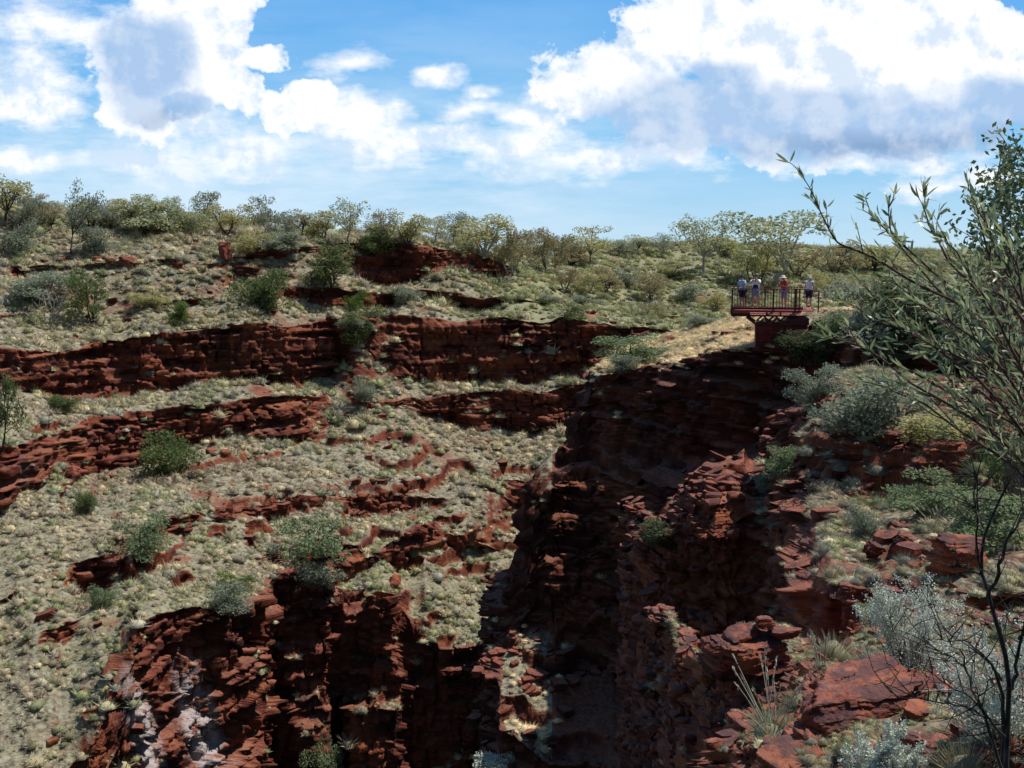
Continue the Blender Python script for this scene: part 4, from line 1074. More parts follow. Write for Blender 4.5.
# big silvery shrubs: leaf rosettes on the outside, dark twigs inside
def silver(px, py, hpx, wpx, seed, label, leafy=1.0):
    r = np.random.RandomState(seed); g = ground(px, py); k = g[1] / F; H, Wd = hpx * k, wpx * k
    root = empty('silver_shrub', g, label, 'shrub', 'silver shrubs in the foreground')
    polys, cen, ax = [], [], []
    for i in range(32):
        a = r.uniform(0, 6.28); el = r.uniform(.1, 1) ** .7
        e = np.array([math.cos(a) * Wd / 2 * math.sqrt(1 - .85 * el**2), math.sin(a) * Wd / 2 * math.sqrt(1 - .85 * el**2), H * (.15 + .75 * el)]) * r.uniform(.88, 1.02)
        q = bez((r.normal() * .05 * Wd, r.normal() * .05 * Wd, -.04 * H), e, r, .1, 7, .04); polys.append((q, np.linspace(.008, .003, 7) * Wd / 1.2))
        for j in range(7):
            s_ = q[r.randint(2, 7)]; d = r.normal(size=3) * .6 + (e / np.linalg.norm(e)) * .8 + (0, 0, .4); d /= np.linalg.norm(d)
            L = r.uniform(.1, .24) * Wd; t = bez(s_, s_ + d * L, r, .1, 4); polys.append((t, np.linspace(.004, .002, 4) * Wd / 1.2))
            m = int(r.randint(60, 95) * leafy)
            tt = r.uniform(.35, 1.05, (m, 1)); cen.append(s_ + d * L * tt + r.normal(size=(m, 3)) * .022 * Wd); ax.append(np.tile(d, (m, 1)))
    V, F_ = tubes(polys, 4); link('stem', mesh_np('stem', V, F_, B_GREY, True), root)
    V, F_ = leaf_cards(np.concatenate(cen), .028, .016, r, np.concatenate(ax), .7)
    link('foliage', mesh_np('foliage', V, F_, L_SILVER), root)
silver(912, 672, 96, 116, 1, 'large domed silver-leaved shrub behind the big flat boulder')
silver(1000, 742, 135, 120, 2, 'tall silver-leaved shrub tangled in the bare dark stems at the right edge', .7)
silver(886, 790, 62, 86, 3, 'low silver-leaved shrub cut by the bottom edge')

# tussocks large enough to be told apart
TM = []
for t in range(4):
    TV, TF, TW = T_NEAR[t]
    pal_ = [(.22, .205, .125), (.165, .18, .095), (.27, .235, .15), (.19, .185, .145)][t]
    TM.append(mesh_np('spinifex_tussock', TV, TF, TUFT, colors=np.array(pal_)[None] * TW[:, None] * 1.35, colname='tint'))
TG = 'spinifex tussocks on the near rim'
def tussock(px, py, wpx, v, label, hs=1.0):
    g = ground(px, py); R_ = wpx * g[1] / F / 2
    o = link('spinifex_tussock', TM[v % 4], None, g + np.array([0, 0, -.02])); o.scale = (R_, R_, R_ * hs); o.rotation_euler = (0, 0, px * 1.3)
    tag(o, label, 'grass tussock', TG); return o
for px, py, w, v, lab in ((832, 574, 34, 2, 'round straw-tipped tussock on the lip above the shaded overhang'), (855, 584, 26, 3, 'small grey tussock right of the straw-tipped one on the lip'), (857, 520, 44, 3, 'grey tussock on the upper rubble slope at its left brink'),
                      (880, 505, 40, 1, 'greenish tussock below the rock shelf at the right'), (905, 560, 30, 3, 'pale tussock among the purple blocks on the rubble slope'), (930, 550, 34, 2, 'straw tussock between the rubble blocks and the bare stems'),
                      (975, 470, 40, 1, 'rounded green-grey tussock beside the leaning red slab'), (880, 590, 26, 0, 'low tussock above the light green bush'), (955, 610, 44, 2, 'dry tussock behind the large silver shrub'),
                      (805, 455, 26, 3, 'small tussock at the edge of the stepped red rock'), (762, 520, 22, 2, 'tussock under the lit rock ledge in the gully'), (715, 668, 16, 2, 'tiny straw tussock on the rock left of the slab pile'),
                      (838, 470, 26, 3, 'faded tussock in the middle of the stepped red rock'), (876, 470, 30, 3, 'greyish tussock near the top of the stepped red rock'), (835, 655, 66, 0, 'large shaggy tussock behind the big flat boulder'),
                      (870, 662, 44, 3, 'grey tussock between the shaggy one and the silver shrub'), (775, 728, 72, 1, 'green-grey tussock at the base of the long pale stalks'), (800, 705, 50, 0, 'soft tussock between the slab pile and the big boulder'),
                      (810, 760, 44, 2, 'straw tussock at the bottom edge left of the low silver shrub'), (845, 752, 40, 1, 'greenish tussock at the foot of the big flat boulder'), (965, 770, 90, 2, 'dry straw tussock at the bottom edge under the bare stems'),
                      (1005, 640, 60, 1, 'green tussock behind the bare stems at the right edge')):
    tussock(px, py, w, v, lab)
rr_ = np.random.RandomState(9)
for s, n in ((sB2, 70), (sB3, 30), (sB1, 40)):
    p, nn, lu, d = scatter_points(s, n, rr_, None, .55)
    for q in p:
        o = link('spinifex_tussock', TM[rr_.randint(4)], None, q); R_ = rr_.uniform(.18, .36) if s is sB2 else (rr_.uniform(.08, .2) if s is sB3 else rr_.uniform(.3, .6))
        o.scale = (R_, R_, R_ * rr_.uniform(.8, 1.1)); o.rotation_euler = (0, 0, rr_.uniform(0, 6))
        tag(o, ('nondescript dry spinifex tussock scattered on the near rubble slope' if s is sB2 else ('nondescript small grass tuft on the foreground rim' if s is sB3 else 'nondescript dry tussock on the promontory by the lookout')), 'grass tussock', 'scattered tussocks on the rubble slope' if s is sB2 else ('scattered tufts on the foreground rim' if s is sB3 else 'scattered tussocks on the promontory'))

# long-stalked grass clump in front of the drop
M_STRAW = leaf_material('pale_straw', (.42, .38, .29), (.62, .57, .46), .2)
def stalk_clump(px, py, hpx, n, seed, spread, label):
    r = np.random.RandomState(seed); g = ground(px, py); k = g[1] / F
    root = empty('tall_grass_clump', g, label, 'grass clump', 'tall stalked grasses on the rim')
    polys, seeds, ax = [], [], []
    for i in range(n):
        a = r.uniform(0, 6.28); sp = spread * r.uniform(.2, 1); H = hpx * k * r.uniform(.6, 1.05)
        e = np.array([math.cos(a) * sp * H - .25 * H * spread, math.sin(a) * sp * H, H * (1 - .35 * sp)])
        q = bez((r.normal() * .06, r.normal() * .06, 0), e, r, .03, 8, .13 * sp); polys.append((q, np.linspace(.007, .0035, 8)))
        d = q[-1] - q[-2]; d /= np.linalg.norm(d); m = 14
        seeds.append(q[-1] - d * .12 * r.uniform(0, 1.2, (m, 1)) * hpx * k + r.normal(size=(m, 3)) * .008); ax.append(np.tile(d, (m, 1)))
    V, F_ = tubes(polys, 4); link('stalk', mesh_np('stalk', V, F_, M_STRAW, True), root)
    for sq, aq in zip(seeds, ax):
        V, F_ = leaf_cards(sq, .05, .012, r, aq, .25); link('seed_head', mesh_np('seed_head', V, F_, M_STRAW), root)
    TV, TF, TW = tuft_template(260, .012, r, 1.0, .2)
    o = link('leaf_blades', mesh_np('leaf_blades', TV * (.3 * hpx * k), TF, TUFT, colors=np.array([[.24, .23, .15]]) * TW[:, None] * 1.3, colname='tint'), root)
stalk_clump(768, 738, 100, 15, 4, .95, 'clump of long arching pale stalks in front of the dark drop')
stalk_clump(822, 668, 52, 9, 5, .35, 'upright seed stalks rising behind the big flat boulder')
stalk_clump(935, 528, 36, 9, 6, .7, 'thin pale stalks on the rubble slope at the right')

# boulders
rocks = [
 ('boulder', 858, 712, (.76, .52, .19), (.05, -.14, .25), 3, 'large flat red boulder with a dark purple top in the foreground', 70),
 ('boulder', 790, 758, (.34, .26, .07), (.05, -.15, .5), 8, 'low red slab at the bottom edge below the large flat boulder', 36),
 ('boulder', 752, 664, (.60, .42, .22), (0, .02, .1), 12, 'square red block forming the base of the slab pile over the drop', 50),
 ('boulder', 718, 670, (.26, .3, .22), (0, .05, .6), 13, 'small layered red block left of the slab pile', 22),
 ('rock_slab', 742, 643, (.24, .2, .045), (.1, -.25, .3), 14, 'tilted thin slab on the left of the slab pile', 16),
 ('rock_slab', 764, 634, (.17, .14, .075), (.0, .12, .9), 15, 'pointed dark slab on the very top of the pile', 16),
 ('rock_slab', 781, 645, (.22, .2, .07), (0, .2, 2.0), 16, 'purple-topped slab on the right of the slab pile', 16),
 ('rock_slab', 760, 650, (.36, .26, .06), (.12, 0, .2), 17, 'broad orange slab across the middle of the pile', 20),
 ('boulder', 872, 556, (.22, .2, .2), (.2, .3, .4), 18, 'smooth reddish block on the slope above the overhang', 18),
 ('boulder', 905, 545, (.26, .22, .16), (.1, 0, 1.1), 19, 'dark-sided block right of the smooth reddish one', 18),
 ('boulder', 850, 596, (.26, .2, .12), (0, .1, .2), 20, 'flat block right on the lip of the shaded overhang', 18),
 ('boulder', 958, 570, (.42, .3, .38), (0, .1, .3), 21, 'dark upright block in the shade behind the bare stems', 22),
 ('boulder', 940, 470, (.9, .6, .45), (0, 0, .2), 22, 'big shaded block under the domed olive bush', 28),
 ('rock_slab', 980, 455, (.34, .12, .3), (.3, .5, .3), 23, 'smooth pinkish slab leaning right of the shaded block', 18),
 ('rock_slab', 945, 492, (.5, .3, .07), (.1, .05, 2.2), 24, 'purple flat slab below the leaning pinkish slab', 18),
 ('boulder', 890, 440, (.5, .4, .2), (0, 0, .9), 25, 'flat red block at the upper edge of the stepped rock', 20),
 ('boulder', 850, 455, (.6, .4, .26), (0, .05, .3), 26, 'ledge block in the middle of the stepped red rock', 22),
 ('boulder', 900, 690, (.16, .13, .06), (.1, .2, .3), 27, 'hand-sized orange slab right of the large flat boulder', 14),
 ('boulder', 915, 715, (.15, .12, .07), (.1, -.2, 1.3), 28, 'orange broken slab below the hand-sized one', 14),
 ('boulder', 905, 740, (.2, .13, .06), (0, .25, 2.1), 29, 'purple-grey slab in the rubble above the low silver shrub', 14),
 ('boulder', 660, 730, (.28, .22, .1), (0, .1, .2), 31, 'small lit stone in the deep shade of the canyon', 14),
]
for nm, px, py, size, rot, sd_, lab, res in rocks:
    g = at(px, py - 8, 13.75) if nm == 'rock_slab' and px < 800 else ground(px, py)
    rock_obj(nm, g, size, rot, sd_, lab, res, group='boulders and slabs on the near rim', lay=.07 if size[2] > .15 else .1)
# ------------------------------------------------------------------ foreground trees
def blade_leaves(pts, dirs, L, Wd, rng):
    """long folded leaves: six vertices each, midrib low"""
    n = len(pts); d = dirs / (np.linalg.norm(dirs, axis=1, keepdims=True) + 1e-9)
    b = np.cross(d, rng.normal(size=(n, 3))); b /= np.linalg.norm(b, axis=1, keepdims=True) + 1e-9
    c = np.cross(d, b)
    l = (L * rng.uniform(.7, 1.2, n))[:, None]; w = (Wd * rng.uniform(.75, 1.2, n))[:, None]; cv = (rng.normal(size=n) * .12)[:, None]
    p0 = pts; p1 = pts + d * l * .3 + c * l * cv * .5; p2 = pts + d * l * .68 + c * l * cv * .6; p3 = pts + d * l
    V = np.stack([p0, p1 + b * w * .45, p1 - b * w * .45, p2 + b * w * .42, p2 - b * w * .42, p3], 1).reshape(-1, 3)
    k = (np.arange(n) * 6)[:, None]
    F_ = np.concatenate([k + [0, 1, 2], k + [1, 3, 4], k + [1, 4, 2], k + [3, 5, 4]])
    return V, F_

def spline(ctrl, m):
    c = np.array(ctrl, float); t = np.linspace(0, len(c) - 1, m)
    return np.stack([np.interp(t, np.arange(len(c)), c[:, i]) for i in range(3)], -1)
def smooth(q):
    for _ in range(3): q[1:-1] = (q[:-2] + 2 * q[1:-1] + q[2:]) / 4
    return q

r = np.random.RandomState(21)
root_p = at(1075, 600, 6.0)
aca = empty('acacia_shrub', root_p, 'long-leaved acacia shrub reaching in from the right with its branches over the view', 'acacia')
mains = [  # image positions with forward distance along each branch, from the stem outwards
 [(1060,470,6.2),(1010,345,6.3),(982,311,6.4),(940,293,6.5),(905,274,6.6),(877,257,6.6),(852,249,6.6),(838,243,6.6),(828,226,6.6),(819,208,6.6),(811,192,6.6),(800,174,6.6)],
 [(1060,440,6.4),(1000,335,6.6),(955,290,6.8),(920,258,6.9),(893,236,7),(878,222,7),(868,203,7)],
 [(1050,420,6.0),(985,300,6.2),(950,262,6.4),(932,232,6.5),(925,206,6.5),(922,193,6.5)],
 [(1040,400,6.8),(1000,300,7),(985,240,7),(975,205,7),(968,183,7)],
 [(1060,480,5.8),(1000,400,5.8),(960,365,5.9),(920,338,6),(885,322,6.1),(855,308,6.2),(838,296,6.2)],
 [(1060,500,5.6),(1005,440,5.6),(960,410,5.7),(915,385,5.8),(880,352,5.9),(845,340,6),(826,336,6)],
 [(1060,520,5.6),(1020,470,5.6),(975,440,5.7),(930,405,5.8),(895,392,5.9),(862,384,6)],
 [(1050,450,5.2),(1010,380,5.3),(975,340,5.4),(940,318,5.5),(905,300,5.6)],
 [(1040,430,6.2),(1000,380,6.3),(955,335,6.5),(915,300,6.6),(890,278,6.7)],
 [(1050,420,5.4),(1015,350,5.5),(985,300,5.6),(960,262,5.7),(948,240,5.7)],
 [(1060,400,5.2),(1030,320,5.3),(1012,260,5.4),(1000,225,5.4)],
 [(1050,440,6.6),(1005,370,6.7),(960,350,6.8),(915,330,6.9),(872,300,7),(855,275,7)],
 [(1060,470,6.2),(1010,420,6.3),(950,395,6.4),(900,368,6.5),(866,350,6.6)],
 [(1060,380,5.8),(1020,300,6),(1000,262,6.1),(985,225,6.1),(975,205,6.1)],
 [(1040,380,6.4),(990,320,6.6),(945,300,6.7),(905,255,6.8),(890,225,6.8),(887,205,6.8)],
 [(1040,340,6.0),(1005,300,6.1),(972,278,6.3),(950,250,6.4),(938,220,6.4)],
 [(1070,430,5.6),(1030,380,5.7),(1000,345,5.8),(970,310,5.9),(955,285,5.9)],
 [(1070,480,6.4),(1035,430,6.5),(1000,385,6.6),(965,360,6.7),(925,342,6.8),(890,318,6.8)],
 [(1070,380,6.2),(1040,330,6.3),(1020,290,6.4),(1005,262,6.4)],
 [(1070,520,6.3),(1040,470,6.4),(1015,425,6.5),(985,395,6.6),(950,372,6.6),(915,352,6.7)],
 [(1050,480,6.0),(1015,455,6.0),(990,420,6.0),(955,380,6.1),(935,350,6.2)],
]
polys, LP, LD = [], [], []
stem_top = at(1062, 500, 6.0)
polys.append((smooth(spline([root_p - np.array([0, 0, .15]), (root_p + stem_top) / 2 + .04, stem_top], 8)) - root_p, np.linspace(.05, .032, 8)))
for bi, mn in enumerate(mains):
    pts = np.array([at(*p) for p in mn]); pts = np.concatenate([stem_top[None], pts])
    m = 34; q = smooth(spline(pts, m)); q = q + np.stack([fbm(np.linspace(0, 5, m), bi * 3.1 + j * 9.0, 0, 2, 5) for j in range(3)], -1) * .025
    rad = np.linspace(.013, .0025, m); polys.append((q - root_p, rad))
    # leaves and side twigs
    seg = np.gradient(q, axis=0); seg /= np.linalg.norm(seg, axis=1, keepdims=True)
    tw = []
    for i in range(4, m - 1, 2):
        if r.uniform() < (.9 if i < m - 7 else .35):
            d = seg[i] * .9 + r.normal(size=3) * (.55, .5, .55) + np.array([-.1, 0, .35]); d /= np.linalg.norm(d)
            L = r.uniform(.10, .30) * (1.1 if i < 22 else .6)
            t = bez(q[i], q[i] + d * L, r, .08, 7, .04); polys.append((t - root_p, np.linspace(.004, .0018, 7))); tw.append((t, 1))
    tw.append((q[6:], 0))
    for t, sub in tw:
        tl = np.linalg.norm(np.diff(t, axis=0), axis=1).sum(); nlf = max(4, int(tl / (.037 if sub else .044)))
        uu = r.uniform(.12 if sub else .0, 1, nlf); uu[:2] = 1.0; x = uu * (len(t) - 1)
        pp = np.stack([np.interp(x, np.arange(len(t)), t[:, i]) for i in range(3)], -1)
        tg = np.gradient(t, axis=0); tg /= np.linalg.norm(tg, axis=1, keepdims=True)
        td = np.stack([np.interp(x, np.arange(len(t)), tg[:, i]) for i in range(3)], -1)
        LP.append(pp); LD.append(td * .9 + r.normal(size=(nlf, 3)) * .5 + np.array([0, 0, .12]))
V, F_ = tubes(polys, 6); link('branch', mesh_np('branch', V, F_, B_RED, True), aca)
V, F_ = blade_leaves(np.concatenate(LP) - root_p, np.concatenate(LD), .096, .0175, r)
link('foliage', mesh_np('foliage', V, F_, L_ACACIA), aca)

# small round-leaved tree behind it at the right edge
g = at(1085, 520, 9.0); r = np.random.RandomState(8)
tr_ = empty('round_leaved_tree', g, 'dark round-leaved tree at the right edge rising above the acacia', 'tree')
polys, cen = [], []
tips = [(1004,140),(1018,150),(1000,165),(1012,190),(1030,150),(1040,190),(990,200),(1004,225),(1022,240),(1042,250),(978,240),(1000,265),(1020,290),(1046,300),(970,290),(1000,320),(1060,220),(1075,280),(985,350),(1015,350),(1050,350)]
tb = at(1080, 400, 9.0) - g
polys.append((bez((0, 0, -.2), tb, r, .05, 6), np.linspace(.07, .045, 6)))
for i, (px, py) in enumerate(tips):
    e = at(px, py, 8.6 + r.uniform(-.5, .7)) - g; q = bez(tb, e, r, .1, 9, .03); polys.append((q, np.linspace(.022, .004, 9)))
    for j in range(24):
        s_ = q[r.randint(3, 9)]; d = r.normal(size=3) + (0, 0, .25); L = r.uniform(.08, .26); t = bez(s_, s_ + d / np.linalg.norm(d) * L, r, .1, 4)
        polys.append((t, np.linspace(.004, .002, 4))); m = r.randint(14, 26)
        cen.append(t[-1] + r.normal(size=(m, 3)) * .055)
V, F_ = tubes(polys, 5); link('branch', mesh_np('branch', V, F_, B_GREY, True), tr_)
V, F_ = leaf_cards(np.concatenate(cen), .055, .036, r); link('foliage', mesh_np('foliage', V, F_, L_ROUND), tr_)
# rusty twiggy shrub between the two
g = at(1085, 560, 8.2); r = np.random.RandomState(18)
tr_ = empty('rusty_shrub', g, 'twiggy grey-brown shrub in seed between the acacia and the right edge tree', 'shrub')
polys, cen = [], []
for i in range(34):
    px, py = r.uniform(955, 1060), r.uniform(190, 420)
    if py < 300 - (px - 955) * .9: py += 70
    e = at(px, py, 8.2 + r.uniform(-.5, .5)) - g; q = bez((r.normal() * .05, r.normal() * .05, -.2), e, r, .06, 10); polys.append((q, np.linspace(.014, .003, 10)))
    for j in range(13):
        s_ = q[r.randint(4, 10)]; d = r.normal(size=3) + (0, 0, .7); L = r.uniform(.08, .28); t = bez(s_, s_ + d / np.linalg.norm(d) * L, r, .08, 5)
        polys.append((t, np.linspace(.003, .0015, 5))); m = r.randint(14, 26); cen.append(t[r.randint(1, 5, m)] + r.normal(size=(m, 3)) * .04)
V, F_ = tubes(polys, 4); link('branch', mesh_np('branch', V, F_, B_GREY, True), tr_)
V, F_ = leaf_cards(np.concatenate(cen), .036, .016, r); link('foliage', mesh_np('foliage', V, F_, L_RUST), tr_)

# bare dark stems at the lower right
r = np.random.RandomState(33); g = at(1004, 800, 4.6)
ds = empty('dead_shrub', g, 'bare dark-stemmed dead shrub standing at the lower right', 'dead shrub', 'bare dead shrubs in the foreground')
stems = [
 ([(1004,800),(1008,740),(1012,690),(1010,655),(1000,625),(988,598),(980,575),(978,555),(984,530),(996,505),(1010,480)], .014),
 ([(1012,690),(1020,640),(1030,600)], .010),
 ([(1000,810),(1003,760),(1006,720),(1001,680),(990,660),(975,650)], .014),
 ([(1006,790),(995,745),(985,715),(972,690),(966,668),(960,650)], .010),
 ([(985,715),(960,705),(930,700),(900,698)], .006),
 ([(980,575),(966,566),(950,566)], .005), ([(980,575),(976,540),(978,500),(975,470)], .007),
 ([(988,598),(1000,572),(1004,545),(1018,520),(1030,505)], .010), ([(984,530),(972,500),(978,470)], .005),
 ([(1008,740),(990,720),(975,700),(950,685),(925,670)], .007), ([(1001,680),(985,655),(965,640),(935,640)], .006),
 ([(966,668),(950,655),(930,650)], .004), ([(1020,640),(1034,610)], .006),
]
polys = []
for pts, rad in stems:
    P_ = np.array([at(px, py, 4.6 + .12 * math.sin(px * .13 + py * .021)) for px, py in pts]); q = smooth(spline(P_, 14)); q += r.normal(size=q.shape) * .004
    polys.append((q - g, np.linspace(rad, rad * .35, 14)))
    for j in range(8):
        s_ = q[r.randint(4, 14)]; d = r.normal(size=3) * (.8, .5, .5) + (-.25, 0, .5); L = r.uniform(.06, .26)
        t = bez(s_, s_ + d / np.linalg.norm(d) * L, r, .1, 6); polys.append((t - g, np.linspace(.0035, .0014, 6)))
        for k in range(2):
            s2 = t[r.randint(2, 6)]; d = r.normal(size=3) + (0, 0, .4); t2 = bez(s2, s2 + d / np.linalg.norm(d) * L * .5, r, .1, 4); polys.append((t2 - g, np.linspace(.0022, .001, 4)))
V, F_ = tubes(polys, 6); link('stem', mesh_np('stem', V, F_, B_DARK, True), ds)
# pale fallen twigs beside the silver shrub
r = np.random.RandomState(35); g = ground(955, 672)
polys = []
for pts in ([(975,668),(940,660),(905,648)], [(990,680),(950,668),(918,664)], [(965,690),(935,690),(905,694)], [(985,660),(965,640),(960,615)]):
    P_ = np.array([at(px, py, 10.6) for px, py in pts]); q = smooth(spline(P_, 10)); polys.append((q - g, np.linspace(.012, .004, 10)))
    for j in range(5):
        s_ = q[r.randint(2, 10)]; d = r.normal(size=3) * (1, .6, .6) + (-.6, 0, .3); t = bez(s_, s_ + d / np.linalg.norm(d) * r.uniform(.12, .35), r, .1, 5); polys.append((t - g, np.linspace(.005, .002, 5)))
V, F_ = tubes(polys, 5); o = link('fallen_branch', mesh_np('fallen_branch', V, F_, B_PALE, True), None, g); tag(o, 'bleached fallen branch lying below the large silver shrub', 'branch')

# pale dead trunk far off behind the flowering branch tips
g = ground(855, 266); r = np.random.RandomState(2)
V, F_ = tubes([(bez((0, 0, -.2), (-.1, 0, 16 * g[1] / F), r, .02, 6), np.linspace(.5, .12, 6)), (bez((0, 0, 6 * g[1] / F), (.8, 0, 12 * g[1] / F), r, .05, 5), np.linspace(.2, .06, 5))], 7)
o = link('dead_tree', mesh_np('dead_tree', V, F_, B_PALE, True), None, g); tag(o, 'stark white dead trunk far off on the rise behind the branch tips', 'dead tree')
# ------------------------------------------------------------------ light, sky, camera
SUN_EL, SUN_AZ = math.radians(63), math.radians(66)      # azimuth clockwise from +y
sd = Vector((math.cos(SUN_EL) * math.sin(SUN_AZ), math.cos(SUN_EL) * math.cos(SUN_AZ), math.sin(SUN_EL)))
sl = bpy.data.lights.new('sun', 'SUN'); sl.energy = 5.0; sl.angle = math.radians(.5); sl.color = (1, .96, .9)
so = bpy.data.objects.new('sun', sl); C.objects.link(so)
so.rotation_euler = sd.to_track_quat('Z', 'Y').to_euler(); so.location = (60, 20, 80)

W = bpy.data.worlds.new('World'); S.world = W; W.use_nodes = True
nt = W.node_tree; nt.nodes.clear()
out = nt.nodes.new('ShaderNodeOutputWorld'); bg = nt.nodes.new('ShaderNodeBackground')
bg.inputs[1].default_value = .1
nt.links.new(bg.outputs[0], out.inputs[0])
sky = nd(nt, 'ShaderNodeTexSky', sky_type='NISHITA', sun_disc=False)
sky.sun_elevation = SUN_EL; sky.sun_rotation = SUN_AZ; sky.air_density = 1.0; sky.dust_density = .3; sky.ozone_density = 2.0; sky.altitude = 300
tc = nd(nt, 'ShaderNodeTexCoord'); sp = nd(nt, 'ShaderNodeSeparateXYZ'); nt.links.new(tc.outputs['Generated'], sp.inputs[0])
X, Y, Z = sp.outputs
yy = mth(nt, 'MAXIMUM', Y, .05)
U, V_ = mth(nt, 'DIVIDE', X, yy), mth(nt, 'DIVIDE', Z, yy)
cmb = nd(nt, 'ShaderNodeCombineXYZ'); nt.links.new(U, cmb.inputs[0]); nt.links.new(V_, cmb.inputs[1])
uv = cmb.outputs[0]
def dirpx(px, py):
    p = at(px, py, 1.0); return float(p[0]), float(p[2])
def blobs(lst, wx, wy):
    res = None
    for (px, py, rx, ry) in lst:
        u0, v0 = dirpx(px, py); a, b = rx / F, ry / F
        dx = mth(nt, 'DIVIDE', mth(nt, 'SUBTRACT', wx, u0), a); dy = mth(nt, 'DIVIDE', mth(nt, 'SUBTRACT', wy, v0), b)
        g = mth(nt, 'SUBTRACT', 1.0, mth(nt, 'SQRT', mth(nt, 'ADD', mth(nt, 'MULTIPLY', dx, dx), mth(nt, 'MULTIPLY', dy, dy))))
        if res is None: res = g
        else:
            m = nt.nodes.new('ShaderNodeMath'); m.operation = 'SMOOTH_MAX'
            nt.links.new(res, m.inputs[0]); nt.links.new(g, m.inputs[1]); m.inputs[2].default_value = .15
            res = m.outputs[0]
    return res
# warped coordinates for billowing outlines
wn = nd(nt, 'ShaderNodeTexNoise', i_Scale=9.0, i_Detail=5.0, i_Roughness=.6); nt.links.new(uv, wn.inputs['Vector'])
ws = nd(nt, 'ShaderNodeSeparateColor'); nt.links.new(wn.outputs['Color'], ws.inputs[0])
wx = mth(nt, 'ADD', U, mth(nt, 'MULTIPLY', mth(nt, 'SUBTRACT', ws.outputs[0], .5), .09))
wy = mth(nt, 'ADD', V_, mth(nt, 'MULTIPLY', mth(nt, 'SUBTRACT', ws.outputs[1], .5), .06))
CUM = [(150,60,80,75),(222,35,45,70),(240,90,36,40),(285,114,42,20),(308,96,26,16),(190,-10,80,40),(275,62,26,18),
       
       (592,86,66,48),(640,70,50,40),(700,25,70,70),(780,40,100,60),(850,75,110,62),(950,60,110,75),(1020,70,90,90),(860,128,190,44),(700,112,110,50),(900,10,120,40)]
SOFT = [(352,64,46,20),(432,76,38,15),(463,116,34,18),(455,134,40,10),(370,120,60,20),(480,92,20,10),(45,18,95,42),(30,75,70,34),(40,105,50,24),(20,160,70,14),(130,155,80,22),(250,148,80,24),(400,145,110,28),(510,150,110,26),(600,160,130,22),(340,120,80,24),(530,120,60,20),(560,100,40,18),(900,162,150,14),(940,184,50,14),(985,182,44,12),(180,125,90,22)]
n1 = noise(nt, uv, 14, 10, .6); n2 = noise(nt, uv, 60, 5, .65)
off = nd(nt, 'ShaderNodeVectorMath', operation='ADD'); nt.links.new(uv, off.inputs[0]); off.inputs[1].default_value = (.010, .016, 0)
n1b = noise(nt, off.outputs[0], 14, 10, .6)
relief = mth(nt, 'SUBTRACT', n1, n1b)
n1c = mth(nt, 'SUBTRACT', n1, .5)
den = mth(nt, 'ADD', blobs(CUM, wx, wy), mth(nt, 'ADD', mth(nt, 'MULTIPLY', n1c, 1.9), mth(nt, 'MULTIPLY', mth(nt, 'SUBTRACT', n2, .5), .35)))
acum = ramp(nt, den, [(.08, (0, 0, 0)), (.17, (.7, .7, .7)), (.34, (1, 1, 1))])
st0 = noise(nt, uv, 1.0, 9, .62, (9, 24, 1))
sden = mth(nt, 'ADD', blobs(SOFT, wx, wy), mth(nt, 'MULTIPLY', mth(nt, 'SUBTRACT', st0, .5), 3.4))
asoft = mth(nt, 'MULTIPLY', ramp(nt, sden, [(.0, (0, 0, 0)), (.8, (1, 1, 1))]), .95)
GREY = [(150,62,62,55),(165,108,50,22),(120,40,40,40),(700,112,105,52),(640,122,60,34),(800,125,150,44),(930,140,170,36),(1010,120,90,50),(720,80,50,30)]
gr = mth(nt, 'ADD', blobs(GREY, wx, wy), mth(nt, 'MULTIPLY', n1c, .9))
gfac = ramp(nt, gr, [(.0, (0, 0, 0)), (.38, (1, 1, 1))])
basef = ramp(nt, blobs([(880,150,190,22),(165,116,40,16),(1000,145,110,24)], wx, wy), [(.1, (0, 0, 0)), (.9, (1, 1, 1))])
gcol = mixc(nt, basef, (4.2, 6.0, 8.7), (2.6, 4.1, 6.6))
white = mixc(nt, ramp(nt, mth(nt, 'ADD', relief, .5), [(.40, (0, 0, 0)), (.53, (1, 1, 1))]), (7.2, 8.3, 9.8), (11.2, 11.2, 11.2))
gcol = mixc(nt, ramp(nt, mth(nt, 'ADD', relief, .5), [(.45, (0, 0, 0)), (.60, (.5, .5, .5))]), gcol, (8.2, 8.9, 9.8))
ccol = mixc(nt, gfac, white, gcol)
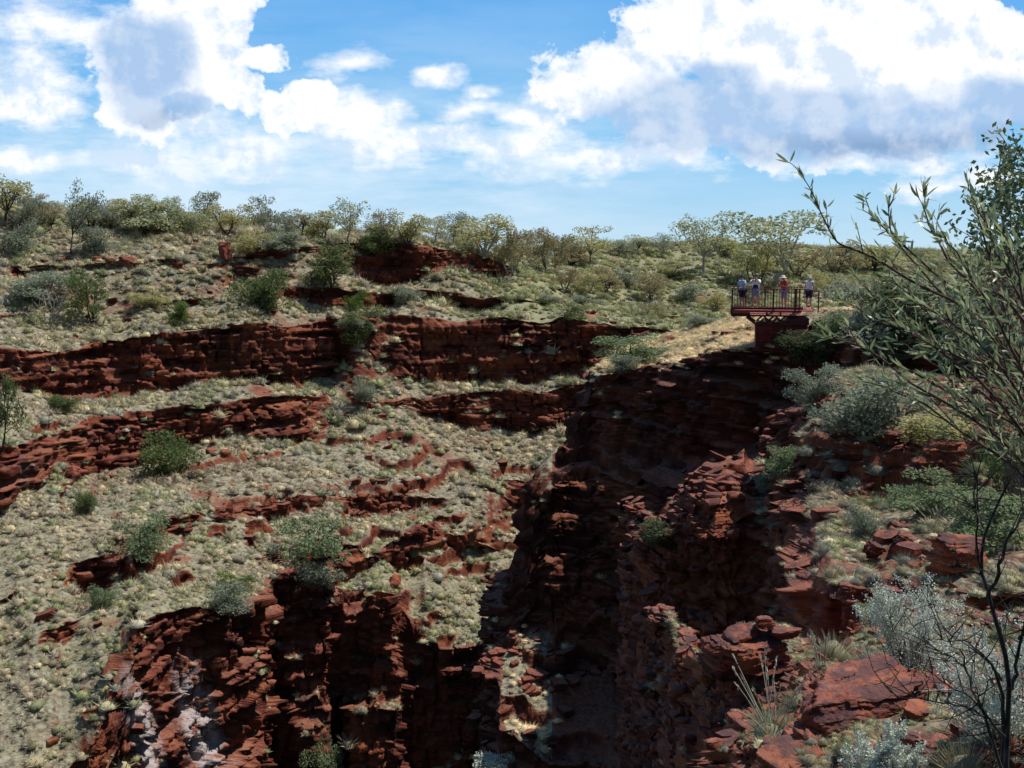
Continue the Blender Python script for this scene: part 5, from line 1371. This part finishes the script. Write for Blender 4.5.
# thin layered cloud in the low sky
st1 = noise(nt, uv, 1.0, 7, .62, (7, 34, 1)); st2 = noise(nt, uv, 1.0, 4, .5, (3, 9, 1))
low = ramp(nt, V_, [(.0, (.75, .75, .75)), (.09, (1, 1, 1)), (.125, (.75, .75, .75)), (.17, (.28, .28, .28)), (.24, (.1, .1, .1))])
leftw = ramp(nt, U, [(.0, (1, 1, 1)), (.12, (1, 1, 1)), (.28, (.25, .25, .25))])
lw = nd(nt, 'ShaderNodeMapRange'); nt.links.new(U, lw.inputs[0]); lw.inputs[1].default_value = .0; lw.inputs[2].default_value = .2; lw.inputs[3].default_value = 1.0; lw.inputs[4].default_value = .22
ast = mth(nt, 'MULTIPLY', mth(nt, 'MULTIPLY', low, lw.outputs[0]), ramp(nt, mth(nt, 'ADD', mth(nt, 'MULTIPLY', st1, .6), mth(nt, 'MULTIPLY', st2, .4)), [(.36, (0, 0, 0)), (.58, (1, 1, 1))]))
grad = ramp(nt, V_, [(0.0, (5.8, 8.1, 9.7)), (.10, (2.2, 5.9, 9.6)), (.25, (1.3, 4.4, 9.2))])
front = ramp(nt, Y, [(.1, (0, 0, 0)), (.5, (1, 1, 1))])
tint = mixc(nt, 1.0, sky.outputs[0], (.5, .6, .68), 'MULTIPLY')
base = mixc(nt, mth(nt, 'MULTIPLY', front, .9), tint, grad)
c1 = mixc(nt, mth(nt, 'MULTIPLY', mth(nt, 'MULTIPLY', ast, front), .85), base, (7.4, 8.9, 10.2))
c1 = mixc(nt, mth(nt, 'MULTIPLY', asoft, front), c1, mixc(nt, ramp(nt, mth(nt, 'ADD', relief, .5), [(.42, (0, 0, 0)), (.54, (1, 1, 1))]), (6.8, 8.2, 9.9), (10.6, 10.7, 10.8)))
c2 = mixc(nt, mth(nt, 'MULTIPLY', acum, front), c1, ccol)
nt.links.new(c2, bg.inputs[0])

cam = bpy.data.cameras.new('camera'); co = bpy.data.objects.new('camera', cam); C.objects.link(co)
cam.sensor_width = 36; cam.lens = F / 1024 * 36; cam.clip_end = 6000; cam.clip_start = .05
co.rotation_euler = (math.pi / 2 - TH, 0, 0)
S.camera = co
S.view_settings.view_transform = 'Standard'; S.view_settings.look = 'None'; S.view_settings.exposure = 0
S.render.film_transparent = False
S.cycles.max_bounces = 5; S.cycles.transparent_max_bounces = 4; S.cycles.diffuse_bounces = 3

W.cycles.sampling_method='MANUAL'; W.cycles.sample_map_resolution=512
